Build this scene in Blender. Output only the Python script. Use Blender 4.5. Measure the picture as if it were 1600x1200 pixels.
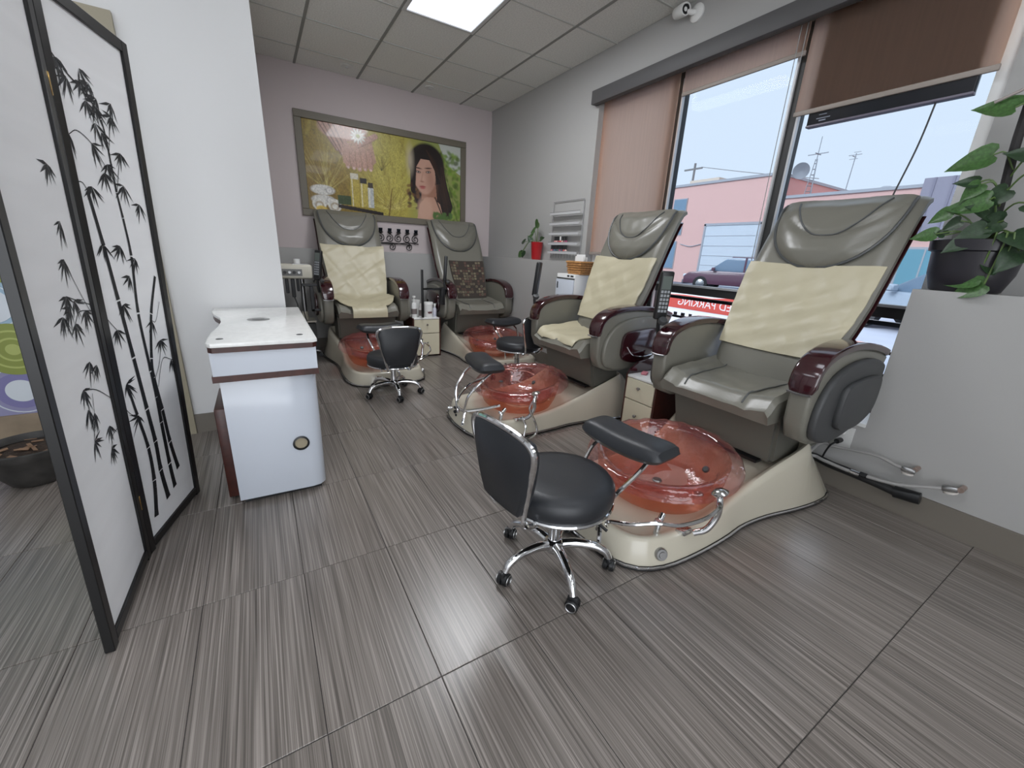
import bpy, bmesh, math, random
import numpy as np
from mathutils import Vector, Matrix
from mathutils.geometry import interpolate_bezier

for _o in list(bpy.data.objects):
    bpy.data.objects.remove(_o)
scene = bpy.context.scene
COL = scene.collection
PI = math.pi
random.seed(7)

# ------------------------------------------------------------------ camera
CAM_R = ((0.85629, -0.11767, 0.50291), (-0.51429, -0.28401, 0.80922), (0.04761, -0.95157, -0.30371))
cam_data = bpy.data.cameras.new('camera')
cam_data.sensor_fit = 'HORIZONTAL'
cam_data.sensor_width = 36.0
cam_data.lens = 14.232
cam_data.clip_start = 0.02
cam_data.clip_end = 400
cam = bpy.data.objects.new('camera', cam_data)
COL.objects.link(cam)
_m = Matrix.Identity(4)
for _i in range(3):
    _m[_i][0] = CAM_R[_i][0]
    _m[_i][1] = -CAM_R[_i][1]
    _m[_i][2] = -CAM_R[_i][2]
_m.translation = Vector((0, 0, 1.18))
cam.matrix_world = _m
scene.camera = cam

# ------------------------------------------------------------------ world, lights, exposure
SKY_STRENGTH = 3.3
FILL_PANEL_POWER = 4.5  # power of the added fill panels out of view
BACK_PANEL_POWER = 32.0
LEFT_FILL_POWER = 9.0
world = bpy.data.worlds.new('overcast_sky')
scene.world = world
world.use_nodes = True
_nt = world.node_tree
_nt.nodes.clear()
_bg = _nt.nodes.new('ShaderNodeBackground')
_wo = _nt.nodes.new('ShaderNodeOutputWorld')
_bg.inputs['Color'].default_value = (0.91, 0.95, 1.0, 1)
_bg.inputs['Strength'].default_value = SKY_STRENGTH
_nt.links.new(_bg.outputs[0], _wo.inputs[0])

facade_fill_data = bpy.data.lights.new('facade_fill', 'SUN')  # soft lamp added to brighten the facades outside; the sky is overcast
facade_fill_data.energy = 7.0
facade_fill_data.angle = 0.5
facade_fill_data.color = (1.0, 0.96, 0.92)
facade_fill = bpy.data.objects.new('facade_fill', facade_fill_data)
COL.objects.link(facade_fill)
facade_fill.rotation_euler = Vector((0.80, -0.15, -0.58)).to_track_quat('-Z', 'Y').to_euler()

vs = scene.view_settings
vs.view_transform = 'Standard'
vs.look = 'None'
vs.gamma = 1.0
vs.exposure = 0.25
vs.use_curve_mapping = False


# ------------------------------------------------------------------ materials
def lin(c):
    out = []
    for v in c:
        v = v / 255.0
        out.append(v / 12.92 if v <= 0.04045 else ((v + 0.055) / 1.055) ** 2.4)
    return tuple(out)


MATS = {}


def mat(name, rgb, rough=0.5, metal=0.0, spec=0.5, coat=0.0, noise=None, bump=None, sheen=0.0, emit=None):
    if name in MATS:
        return MATS[name]
    m = bpy.data.materials.new(name)
    m.use_nodes = True
    nt = m.node_tree
    b = nt.nodes['Principled BSDF']
    c = lin(rgb)
    b.inputs['Base Color'].default_value = (*c, 1)
    b.inputs['Roughness'].default_value = rough
    b.inputs['Metallic'].default_value = metal
    b.inputs['Specular IOR Level'].default_value = spec
    b.inputs['Coat Weight'].default_value = coat
    b.inputs['Coat Roughness'].default_value = 0.08
    b.inputs['Sheen Weight'].default_value = sheen
    if emit:
        b.inputs['Emission Color'].default_value = (*lin(emit[0]), 1)
        b.inputs['Emission Strength'].default_value = emit[1]
    if noise or bump:
        tc = nt.nodes.new('ShaderNodeTexCoord')
    if noise:
        n = nt.nodes.new('ShaderNodeTexNoise')
        n.inputs['Scale'].default_value = noise[0]
        n.inputs['Detail'].default_value = 5
        nt.links.new(tc.outputs['Object'], n.inputs['Vector'])
        r = nt.nodes.new('ShaderNodeValToRGB')
        a = noise[1]
        r.color_ramp.elements[0].position = 0.3
        r.color_ramp.elements[1].position = 0.7
        r.color_ramp.elements[0].color = (*[v * (1 - a) for v in c], 1)
        r.color_ramp.elements[1].color = (*[min(1, v * (1 + a)) for v in c], 1)
        nt.links.new(n.outputs['Fac'], r.inputs[0])
        nt.links.new(r.outputs[0], b.inputs['Base Color'])
    if bump:
        n2 = nt.nodes.new('ShaderNodeTexNoise')
        n2.inputs['Scale'].default_value = bump[0]
        n2.inputs['Detail'].default_value = 3
        nt.links.new(tc.outputs['Object'], n2.inputs['Vector'])
        bp = nt.nodes.new('ShaderNodeBump')
        bp.inputs['Strength'].default_value = bump[1]
        bp.inputs['Distance'].default_value = 0.01
        nt.links.new(n2.outputs['Fac'], bp.inputs['Height'])
        nt.links.new(bp.outputs[0], b.inputs['Normal'])
    MATS[name] = m
    return m


def mat_tint(name, rgb_lin, refl=0.3, gloss_rough=0.03, body=None, amount=0.0, ripple=0.0):
    """clear tinted sheet: transparent body with a fresnel reflection"""
    m = bpy.data.materials.new(name)
    m.use_nodes = True
    nt = m.node_tree
    nt.nodes.clear()
    o = nt.nodes.new('ShaderNodeOutputMaterial')
    t = nt.nodes.new('ShaderNodeBsdfTransparent')
    t.inputs[0].default_value = (*rgb_lin, 1)
    g = nt.nodes.new('ShaderNodeBsdfGlossy')
    g.inputs['Roughness'].default_value = gloss_rough
    lw = nt.nodes.new('ShaderNodeLayerWeight')
    lw.inputs['Blend'].default_value = 0.5
    pw = nt.nodes.new('ShaderNodeMath')
    pw.operation = 'POWER'
    pw.inputs[1].default_value = 3.0
    nt.links.new(lw.outputs['Facing'], pw.inputs[0])
    f = nt.nodes.new('ShaderNodeMath')
    f.operation = 'MULTIPLY_ADD'
    f.inputs[1].default_value = refl
    f.inputs[2].default_value = refl * 0.08
    nt.links.new(pw.outputs[0], f.inputs[0])
    if ripple:
        tc = nt.nodes.new('ShaderNodeTexCoord')
        nz = nt.nodes.new('ShaderNodeTexNoise')
        nz.inputs['Scale'].default_value = 16
        bp = nt.nodes.new('ShaderNodeBump')
        bp.inputs['Strength'].default_value = ripple
        bp.inputs['Distance'].default_value = 0.02
        nt.links.new(tc.outputs['Object'], nz.inputs['Vector'])
        nt.links.new(nz.outputs['Fac'], bp.inputs['Height'])
        nt.links.new(bp.outputs[0], g.inputs['Normal'])
    mx = nt.nodes.new('ShaderNodeMixShader')
    nt.links.new(f.outputs[0], mx.inputs[0])
    if body:
        d = nt.nodes.new('ShaderNodeBsdfDiffuse')
        d.inputs[0].default_value = (*lin(body), 1)
        mb = nt.nodes.new('ShaderNodeMixShader')
        mb.inputs[0].default_value = amount
        nt.links.new(t.outputs[0], mb.inputs[1])
        nt.links.new(d.outputs[0], mb.inputs[2])
        nt.links.new(mb.outputs[0], mx.inputs[1])
    else:
        nt.links.new(t.outputs[0], mx.inputs[1])
    nt.links.new(g.outputs[0], mx.inputs[2])
    nt.links.new(mx.outputs[0], o.inputs[0])
    MATS[name] = m
    return m


def mat_translucent(name, rgb, trans=0.5, rough=0.8, noise=None):
    m = bpy.data.materials.new(name)
    m.use_nodes = True
    nt = m.node_tree
    nt.nodes.clear()
    o = nt.nodes.new('ShaderNodeOutputMaterial')
    d = nt.nodes.new('ShaderNodeBsdfDiffuse')
    t = nt.nodes.new('ShaderNodeBsdfTranslucent')
    d.inputs[0].default_value = (*lin(rgb), 1)
    t.inputs[0].default_value = (*lin(rgb), 1)
    mx = nt.nodes.new('ShaderNodeMixShader')
    mx.inputs[0].default_value = trans
    nt.links.new(d.outputs[0], mx.inputs[1])
    nt.links.new(t.outputs[0], mx.inputs[2])
    nt.links.new(mx.outputs[0], o.inputs[0])
    if noise:
        tc = nt.nodes.new('ShaderNodeTexCoord')
        mp = nt.nodes.new('ShaderNodeMapping')
        mp.inputs['Scale'].default_value = noise[1]
        n = nt.nodes.new('ShaderNodeTexNoise')
        n.inputs['Scale'].default_value = noise[0]
        r = nt.nodes.new('ShaderNodeValToRGB')
        c = lin(rgb)
        r.color_ramp.elements[0].position = 0.35
        r.color_ramp.elements[1].position = 0.65
        r.color_ramp.elements[0].color = (*[v * (1 - noise[2]) for v in c], 1)
        r.color_ramp.elements[1].color = (*[min(1, v * (1 + noise[2])) for v in c], 1)
        nt.links.new(tc.outputs['Object'], mp.inputs[0])
        nt.links.new(mp.outputs[0], n.inputs['Vector'])
        nt.links.new(n.outputs['Fac'], r.inputs[0])
        nt.links.new(r.outputs[0], d.inputs[0])
        nt.links.new(r.outputs[0], t.inputs[0])
    MATS[name] = m
    return m


def mat_attr(name, rough=0.4, coat=0.0):
    m = bpy.data.materials.new(name)
    m.use_nodes = True
    nt = m.node_tree
    b = nt.nodes['Principled BSDF']
    a = nt.nodes.new('ShaderNodeVertexColor')
    a.layer_name = 'print'
    nt.links.new(a.outputs[0], b.inputs['Base Color'])
    b.inputs['Roughness'].default_value = rough
    b.inputs['Coat Weight'].default_value = coat
    MATS[name] = m
    return m


def mat_tile():
    m = bpy.data.materials.new('linen_stripe_tile')
    m.use_nodes = True
    nt = m.node_tree
    b = nt.nodes['Principled BSDF']
    tc = nt.nodes.new('ShaderNodeTexCoord')
    oi = nt.nodes.new('ShaderNodeObjectInfo')
    mul = nt.nodes.new('ShaderNodeMath')
    mul.operation = 'MULTIPLY'
    mul.inputs[1].default_value = 97.0
    nt.links.new(oi.outputs['Random'], mul.inputs[0])
    outs = []
    for sx, sy, det in ((150, 1.3, 1.0), (360, 2.6, 1.0), (40, 0.7, 1.0)):
        mp = nt.nodes.new('ShaderNodeMapping')
        mp.inputs['Scale'].default_value = (sx, sy, 1)
        n = nt.nodes.new('ShaderNodeTexNoise')
        n.noise_dimensions = '4D'
        n.inputs['Scale'].default_value = 1.0
        n.inputs['Detail'].default_value = det
        nt.links.new(tc.outputs['Object'], mp.inputs[0])
        nt.links.new(mp.outputs[0], n.inputs['Vector'])
        nt.links.new(mul.outputs[0], n.inputs['W'])
        outs.append(n.outputs['Fac'])
    a1 = nt.nodes.new('ShaderNodeMath')
    a1.operation = 'MULTIPLY_ADD'
    a1.inputs[1].default_value = 0.42
    nt.links.new(outs[0], a1.inputs[0])
    a0 = nt.nodes.new('ShaderNodeMath')
    a0.operation = 'MULTIPLY'
    a0.inputs[1].default_value = 0.50
    nt.links.new(outs[1], a0.inputs[0])
    nt.links.new(a0.outputs[0], a1.inputs[2])
    a2 = nt.nodes.new('ShaderNodeMath')
    a2.operation = 'MULTIPLY_ADD'
    a2.inputs[1].default_value = 0.08
    nt.links.new(outs[2], a2.inputs[0])
    nt.links.new(a1.outputs[0], a2.inputs[2])
    r = nt.nodes.new('ShaderNodeValToRGB')
    e = r.color_ramp.elements
    e[0].position = 0.36
    e[0].color = (*lin((82, 76, 71)), 1)
    e[1].position = 0.64
    e[1].color = (*lin((149, 141, 135)), 1)
    e2 = r.color_ramp.elements.new(0.50)
    e2.color = (*lin((115, 108, 102)), 1)
    nt.links.new(a2.outputs[0], r.inputs[0])
    nt.links.new(r.outputs[0], b.inputs['Base Color'])
    b.inputs['Roughness'].default_value = 0.28
    b.inputs['Specular IOR Level'].default_value = 0.6
    bp = nt.nodes.new('ShaderNodeBump')
    bp.inputs['Strength'].default_value = 0.12
    bp.inputs['Distance'].default_value = 0.002
    nt.links.new(a2.outputs[0], bp.inputs['Height'])
    nt.links.new(bp.outputs[0], b.inputs['Normal'])
    MATS['tile'] = m
    return m


# ------------------------------------------------------------------ mesh helpers
def link(name, me, m=None, parent=None, smooth=False, loc=None, rot=None):
    o = bpy.data.objects.new(name, me)
    COL.objects.link(o)
    if m is not None and len(me.materials) == 0:
        me.materials.append(m)
    if smooth and len(me.polygons):
        me.polygons.foreach_set('use_smooth', [True] * len(me.polygons))
        try:
            me.set_sharp_from_angle(angle=math.radians(42))
        except Exception:
            pass
    if parent is not None:
        o.parent = parent
    if loc is not None:
        o.location = loc
    if rot is not None:
        o.rotation_euler = rot
    return o


def bm_link(name, bm, m=None, parent=None, smooth=False, loc=None, rot=None):
    bmesh.ops.recalc_face_normals(bm, faces=bm.faces)
    me = bpy.data.meshes.new(name)
    bm.to_mesh(me)
    bm.free()
    return link(name, me, m, parent, smooth, loc, rot)


def pd(name, verts, faces, m=None, parent=None, smooth=True, loc=None, rot=None, recalc=True):
    bm = bmesh.new()
    vl = [bm.verts.new(v) for v in verts]
    for f in faces:
        if len(set(f)) >= 3:
            try:
                bm.faces.new([vl[i] for i in f])
            except ValueError:
                pass
    if recalc:
        bmesh.ops.recalc_face_normals(bm, faces=bm.faces)
    me = bpy.data.meshes.new(name)
    bm.to_mesh(me)
    bm.free()
    return link(name, me, m, parent, smooth, loc, rot)


def thing(name, label, cat, loc=(0, 0, 0), rotz=0.0, group=None, rot=None):
    o = bpy.data.objects.new(name, None)
    o.empty_display_size = 0.1
    COL.objects.link(o)
    o.location = loc
    o.rotation_euler = rot if rot else (0, 0, rotz)
    o['label'] = label
    o['category'] = cat
    if group:
        o['group'] = group
    return o


def tag(o, label, cat, group=None):
    o['label'] = label
    o['category'] = cat
    if group:
        o['group'] = group
    return o


def structure(o, label=None, cat=None):
    o['kind'] = 'structure'
    if label:
        o['label'] = label
    if cat:
        o['category'] = cat
    return o


def bm_box(bm, lo, hi, bev=0.0, seg=2):
    geom = bmesh.ops.create_cube(bm, size=1.0)
    vsx = geom['verts']
    for v in vsx:
        v.co = Vector([lo[i] + (v.co[i] + 0.5) * (hi[i] - lo[i]) for i in range(3)])
    if bev > 0:
        es = list({e for v in vsx for e in v.link_edges})
        bmesh.ops.bevel(bm, geom=es, offset=bev, segments=seg, profile=0.5, affect='EDGES')


def box(name, lo, hi, m, parent=None, bev=0.0, seg=2, smooth=None, loc=None, rot=None):
    bm = bmesh.new()
    bm_box(bm, lo, hi, bev, seg)
    return bm_link(name, bm, m, parent, smooth if smooth is not None else bev > 0, loc, rot)


KEEP_JOINED = {'frame', 'wall_right', 'wall_side', 'trim_2', 'window_1', 'door_frame', 'coping', 'remote_key', 'small_print', 'label_print', 'aerial', 'vent', 'grille', 'control_sticker', 'tray_bracket'}


def boxes(name, lst, m, parent=None, bev=0.0, seg=1, loc=None, rot=None):
    if name not in KEEP_JOINED:
        return [box(name, lo, hi, m, parent, bev, seg, loc=loc, rot=rot) for lo, hi in lst][-1]
    bm = bmesh.new()
    for lo, hi in lst:
        bm_box(bm, lo, hi, bev, seg)
    return bm_link(name, bm, m, parent, bev > 0, loc, rot)


def prism(name, poly, axis, a, b, m, parent=None, bev=0.0, seg=2, smooth=None, loc=None, rot=None):
    """polygon (2D) extruded along axis 'x','y' or 'z' from a to b"""
    def P(p, t):
        if axis == 'z':
            return (p[0], p[1], t)
        if axis == 'y':
            return (p[0], t, p[1])
        return (t, p[0], p[1])
    bm = bmesh.new()
    v0 = [bm.verts.new(P(p, a)) for p in poly]
    v1 = [bm.verts.new(P(p, b)) for p in poly]
    f0 = bm.faces.new(v0)
    f1 = bm.faces.new(list(reversed(v1)))
    n = len(poly)
    for i in range(n):
        bm.faces.new([v0[i], v0[(i + 1) % n], v1[(i + 1) % n], v1[i]])
    bmesh.ops.recalc_face_normals(bm, faces=bm.faces)
    if bev > 0:
        es = [e for e in bm.edges if len(e.link_faces) == 2 and (len(e.link_faces[0].verts) > 4 or len(e.link_faces[1].verts) > 4 or n <= 4)]
        bmesh.ops.bevel(bm, geom=es, offset=bev, segments=seg, profile=0.5, affect='EDGES', clamp_overlap=True)
    return bm_link(name, bm, m, parent, smooth if smooth is not None else True, loc, rot)


def lathe_data(profile, n=32, cap=True):
    verts, faces = [], []
    for r, z in profile:
        for k in range(n):
            a = 2 * PI * k / n
            verts.append((r * math.cos(a), r * math.sin(a), z))
    for j in range(len(profile) - 1):
        for k in range(n):
            k2 = (k + 1) % n
            faces.append((j * n + k, j * n + k2, (j + 1) * n + k2, (j + 1) * n + k))
    if cap:
        if profile[0][0] > 1e-6:
            faces.append(tuple(range(n)))
        if profile[-1][0] > 1e-6:
            faces.append(tuple((len(profile) - 1) * n + k for k in range(n)))
    return verts, faces


def lathe(name, profile, m, parent=None, n=32, loc=None, rot=None, cap=True, smooth=True):
    v, f = lathe_data(profile, n, cap)
    return pd(name, v, f, m, parent, smooth, loc, rot)


def catmull(pts, per=8, closed=False):
    pts = [Vector(p) for p in pts]
    n = len(pts)
    out = []
    rng = range(n) if closed else range(n - 1)
    for i in rng:
        p0 = pts[(i - 1) % n] if closed or i > 0 else pts[0] * 2 - pts[1]
        p1 = pts[i]
        p2 = pts[(i + 1) % n]
        p3 = pts[(i + 2) % n] if closed or i + 2 < n else pts[-1] * 2 - pts[-2]
        for k in range(per):
            t = k / per
            out.append(0.5 * ((2 * p1) + (p2 - p0) * t + (2 * p0 - 5 * p1 + 4 * p2 - p3) * t * t + (3 * p1 - p0 - 3 * p2 + p3) * t ** 3))
    if not closed:
        out.append(pts[-1])
    return out


def tube_data(pts, r, n=8, closed=False, rad=None):
    pts = [Vector(p) for p in pts]
    N = len(pts)
    verts, faces = [], []
    up = None
    for i, p in enumerate(pts):
        if closed:
            t = (pts[(i + 1) % N] - pts[(i - 1) % N])
        else:
            t = pts[min(i + 1, N - 1)] - pts[max(i - 1, 0)]
        if t.length < 1e-9:
            t = Vector((0, 0, 1))
        t.normalize()
        if up is None:
            up = Vector((0, 0, 1)) if abs(t.z) < 0.9 else Vector((1, 0, 0))
        up = up - t * up.dot(t)
        if up.length < 1e-6:
            up = t.orthogonal()
        up.normalize()
        s = t.cross(up)
        rr = rad[i] if rad else r
        for k in range(n):
            a = 2 * PI * k / n
            verts.append(p + (up * math.cos(a) + s * math.sin(a)) * rr)
    for i in range(N if closed else N - 1):
        j = (i + 1) % N
        for k in range(n):
            k2 = (k + 1) % n
            faces.append((i * n + k, i * n + k2, j * n + k2, j * n + k))
    if not closed:
        faces.append(tuple(range(n)))
        faces.append(tuple((N - 1) * n + k for k in range(n)))
    return verts, faces


def tube(name, pts, r, m, parent=None, n=8, per=6, closed=False, loc=None, rot=None, straight=False, rad=None):
    path = pts if straight else catmull(pts, per, closed)
    v, f = tube_data(path, r, n, closed, rad)
    return pd(name, v, f, m, parent, True, loc, rot)


def multi(name, datas, m, parent=None, smooth=True, loc=None, rot=None):
    V, F = [], []
    for v, f in datas:
        o = len(V)
        V += list(v)
        F += [tuple(i + o for i in x) for x in f]
    return pd(name, V, F, m, parent, smooth, loc, rot)


def grid_solid(name, nu, nv, top, bot, m, parent=None, smooth=True):
    """closed slab from two point functions of (u,v) in 0..1"""
    V, F = [], []
    for fn in (top, bot):
        for i in range(nu + 1):
            for j in range(nv + 1):
                V.append(fn(i / nu, j / nv))
    W = nv + 1
    K = (nu + 1) * W
    for i in range(nu):
        for j in range(nv):
            a = i * W + j
            F.append((a, a + 1, a + W + 1, a + W))
            F.append((K + a, K + a + W, K + a + W + 1, K + a + 1))
    for i in range(nu):
        for j in (0, nv):
            a = i * W + j
            F.append((a, a + W, K + a + W, K + a))
    for j in range(nv):
        for i in (0, nu):
            a = i * W + j
            F.append((a, a + 1, K + a + 1, K + a))
    return pd(name, V, F, m, parent, smooth)


def text_mesh(name, s, size, m, parent=None, depth=0.001, align='CENTER', mat4=None, sx=1.0):
    cu = bpy.data.curves.new(name + '_font', 'FONT')
    cu.body = s
    cu.size = size
    cu.extrude = depth
    cu.align_x = align
    cu.align_y = 'CENTER'
    tmp = bpy.data.objects.new(name + '_tmp', cu)
    COL.objects.link(tmp)
    dg = bpy.context.evaluated_depsgraph_get()
    me = bpy.data.meshes.new_from_object(tmp.evaluated_get(dg))
    bpy.data.objects.remove(tmp)
    me.name = name
    if sx != 1.0:
        for v in me.vertices:
            v.co.x *= sx
        if sx < 0:
            me.flip_normals()
    me.materials.clear()
    o = link(name, me, m, parent)
    if mat4 is not None:
        o.matrix_local = mat4
    return o


def sstep(a, b, x):
    t = max(0.0, min(1.0, (x - a) / (b - a)))
    return t * t * (3 - 2 * t)


def interp(x, xs, ys):
    return float(np.interp(x, xs, ys))


def copy_tree(src, parent=None):
    c = src.copy()
    COL.objects.link(c)
    if parent is not None:
        c.parent = parent
    for ch in list(src.children):
        copy_tree(ch, c)
    return c


# ------------------------------------------------------------------ material library
WALL = mat('wall_paint_white', (214, 214, 214), 0.6, bump=(220, 0.04))
WALLP = mat('wall_paint_blush', (190, 179, 179), 0.6, bump=(220, 0.04))
WALLG = mat('wall_paint_grey', (166, 165, 163), 0.6, bump=(220, 0.04))
BASEB = mat('baseboard_taupe', (112, 106, 97), 0.55)
CEIL = mat('ceiling_tile', (214, 213, 208), 0.9, noise=(90, 0.12), bump=(160, 0.25))
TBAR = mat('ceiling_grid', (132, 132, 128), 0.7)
GROUT = mat('grout', (70, 66, 64), 0.8)
TILE = mat_tile()
CREAM = mat('cream_gelcoat', (188, 182, 166), 0.22, coat=0.4)
OLIVE = mat('olive_grey_vinyl', (116, 114, 105), 0.28, bump=(180, 0.06))
OLIVE_D = mat('olive_grey_panel', (92, 91, 84), 0.5)
COVER = mat('cream_vinyl_cover', (184, 176, 150), 0.42, bump=(14, 0.25))
PIPING = mat('grey_piping', (78, 80, 80), 0.4)
BURG = mat('burgundy_lacquer', (48, 15, 21), 0.16, coat=0.8, noise=(9, 0.25))
CHAR = mat('charcoal_plastic', (62, 63, 64), 0.5)
BLACK = mat('black_plastic', (22, 23, 25), 0.4)
BLACKV = mat('black_vinyl', (36, 38, 42), 0.42, bump=(240, 0.05))
CHROME = mat('chrome', (225, 226, 228), 0.08, metal=1.0)
STEEL = mat('steel', (168, 168, 168), 0.3, metal=1.0)
RUBBER = mat('black_rubber', (26, 26, 27), 0.6)
PINK = mat_tint('pink_resin', (0.92, 0.69, 0.69), 0.85, 0.03, (190, 108, 112), 0.10, 0.35)
ORANGE = mat_tint('orange_resin', (0.94, 0.70, 0.58), 0.4, 0.05, (196, 110, 84), 0.18)
WHITE = mat('white_gloss', (194, 200, 210), 0.14, coat=0.5)
WHITEM = mat('white_matte', (224, 224, 222), 0.55)
STONE = mat('white_stone_top', (240, 240, 237), 0.2, coat=0.3, noise=(40, 0.05))
CABCREAM = mat('cream_laminate', (205, 199, 176), 0.4)
DKWOOD = mat('dark_wood', (62, 28, 22), 0.35, noise=(30, 0.25))
SCREENBLK = mat('black_lacquered_wood', (17, 17, 18), 0.35)
BRASS = mat('brass', (196, 160, 90), 0.25, metal=1.0)
INK = mat('black_print_ink', (20, 22, 26), 0.6)
WINFR = mat('dark_window_frame', (52, 52, 52), 0.45)
ALU = mat('pale_aluminium', (196, 198, 200), 0.4, metal=0.3)
FASCIA = mat('charcoal_fascia', (80, 79, 80), 0.55)
HEM = mat('hem_bar_taupe', (150, 140, 132), 0.5)
LEAF = mat('leaf_green', (66, 100, 52), 0.4, noise=(14, 0.35))
LEAFD = mat('leaf_dark_green', (40, 62, 38), 0.4, noise=(14, 0.3))
STEM = mat('plant_stem', (86, 110, 58), 0.5)
SOIL = mat('potting_soil', (52, 38, 28), 0.95, noise=(60, 0.5), bump=(60, 0.8))
RED = mat('red_glazed_pot', (170, 30, 36), 0.3, coat=0.4)
WICK = mat('wicker', (176, 128, 78), 0.6, noise=(50, 0.3), bump=(80, 0.6))
FRAMEM = mat('taupe_picture_frame', (104, 98, 86), 0.45)
IRON = mat('wrought_iron', (24, 22, 22), 0.5)
PAPER = mat('white_paper', (232, 232, 230), 0.7)

# ================================================================== SETTING
ZC = 2.925
XR, XU = 2.69, 2.84          # lower right wall face, upper right wall face
YB, YBL = 5.39, 5.27         # back wall upper face, lower face
XL, YF = -2.6, -2.26

# floor with separate tiles
floor = structure(box('floor', (XL, YF, -0.06), (XR, YBL, -0.003), GROUT), 'grey linen-look tile floor running under the whole room', 'floor')
TX0, TSX, TY0, TSY, GAP = 0.0118, 0.3064, 1.435, 0.616, 0.0028
_cache = {}


def tile_mesh(w, d):
    k = (round(w, 3), round(d, 3))
    if k not in _cache:
        bm = bmesh.new()
        bm_box(bm, (-w / 2, -d / 2, -0.005), (w / 2, d / 2, 0.0), 0.0)
        es = [e for e in bm.edges if all(v.co.z > -0.001 for v in e.verts)]
        bmesh.ops.bevel(bm, geom=es, offset=0.0012, segments=1, affect='EDGES')
        me = bpy.data.meshes.new('floor_tile')
        bm.to_mesh(me)
        bm.free()
        me.materials.append(TILE)
        _cache[k] = me
    return _cache[k]


def cuts(a, b, o, s):
    k = math.floor((a - o) / s) + 1
    c = [a]
    while o + k * s < b - 0.02:
        if o + k * s > a + 0.02:
            c.append(o + k * s)
        k += 1
    return c + [b]


txs, tys = cuts(XL, XR, TX0, TSX), cuts(YF, YBL, TY0, TSY)
for i in range(len(txs) - 1):
    for j in range(len(tys) - 1):
        w, d = txs[i + 1] - txs[i] - GAP, tys[j + 1] - tys[j] - GAP
        if txs[i + 1] < 0.1 and tys[j] > 3.3:
            continue
        o = bpy.data.objects.new('floor_tile', tile_mesh(w, d))
        COL.objects.link(o)
        o.parent = floor
        o.location = ((txs[i] + txs[i + 1]) / 2, (tys[j] + tys[j + 1]) / 2, 0)

# ceiling with lay-in tiles on a grid
ceiling = structure(box('ceiling', (XL - 0.2, YF, ZC + 0.03), (XU + 0.2, YB + 0.1, ZC + 0.1), CEIL), 'dropped ceiling of square grey tiles', 'ceiling')
LIGHTS = [(1.165, 2.535), (1.165, 0.095), (-0.665, 0.095), (-0.665, -1.735), (1.165, -1.735), (-1.885, 1.315)]  # only the first panel is in view; the rest are added fill lights


def in_light(x, y):
    return any(lx < x < lx + 0.61 and ly < y < ly + 1.22 for lx, ly in LIGHTS)


cxs, cys = cuts(XL, XU, 0.555, 0.61), cuts(YF, YB, 3.755, 0.61)
_cc = {}
for i in range(len(cxs) - 1):
    for j in range(len(cys) - 1):
        mx, my = (cxs[i] + cxs[i + 1]) / 2, (cys[j] + cys[j + 1]) / 2
        if in_light(mx, my) or (mx < 0.0 and my > 3.1):
            continue
        w, d = cxs[i + 1] - cxs[i] - 0.012, cys[j + 1] - cys[j] - 0.012
        k = (round(w, 3), round(d, 3))
        if k not in _cc:
            bm = bmesh.new()
            bm_box(bm, (-w / 2, -d / 2, 0), (w / 2, d / 2, 0.015), 0.0)
            me = bpy.data.meshes.new('ceiling_tile')
            bm.to_mesh(me)
            bm.free()
            me.materials.append(CEIL)
            _cc[k] = me
        o = bpy.data.objects.new('ceiling_tile', _cc[k])
        COL.objects.link(o)
        o.parent = ceiling
        o.location = (mx, my, ZC + 0.004 + random.uniform(0, 0.003))
for x in cxs[1:-1]:
    box('grid_bar', (x - 0.011, YF, ZC), (x + 0.011, YB, ZC + 0.02), TBAR, ceiling)
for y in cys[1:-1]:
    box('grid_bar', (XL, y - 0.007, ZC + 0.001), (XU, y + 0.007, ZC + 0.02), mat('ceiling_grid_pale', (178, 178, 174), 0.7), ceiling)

PANEL = mat('lit_diffuser', (240, 244, 255), 0.5, emit=((232, 240, 255), 1.3))
LFR = mat('light_frame', (190, 190, 188), 0.5)
_ll = ['recessed ceiling light panel glowing white near the poster wall', 'added fill light panel out of view over the front pedicure chair',
       'added fill light panel out of view left of the camera', 'added fill light panel behind the camera on the left',
       'added fill light panel behind the camera on the right', 'added fill light panel out of view over the far left floor']
for k, (lx, ly) in enumerate(LIGHTS):
    t = thing('ceiling_or_fill_light', _ll[k], 'ceiling light', (lx + 0.305, ly + 0.61, ZC), group='ceiling light panels')
    boxes('frame', [((-0.30, -0.605, -0.006), (-0.272, 0.605, 0.012)), ((0.272, -0.605, -0.006), (0.30, 0.605, 0.012)),
                    ((-0.272, -0.605, -0.006), (0.272, -0.577, 0.012)), ((-0.272, 0.577, -0.006), (0.272, 0.605, 0.012))], LFR, t)
    box('diffuser', (-0.272, -0.577, 0.002), (0.272, 0.577, 0.01), PANEL, t)
    ld = bpy.data.lights.new('ceiling_or_fill_lamp', 'AREA')
    ld.shape = 'RECTANGLE'
    ld.size, ld.size_y = 0.52, 1.12
    ld.energy = BACK_PANEL_POWER if k == 0 else LEFT_FILL_POWER if k == 2 else FILL_PANEL_POWER
    ld.color = (0.95, 0.97, 1.0)
    ld.specular_factor = 0.0
    lo = bpy.data.objects.new('ceiling_or_fill_lamp', ld)
    COL.objects.link(lo)
    lo.parent = t
    lo.location = (0, 0, -0.012)

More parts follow.
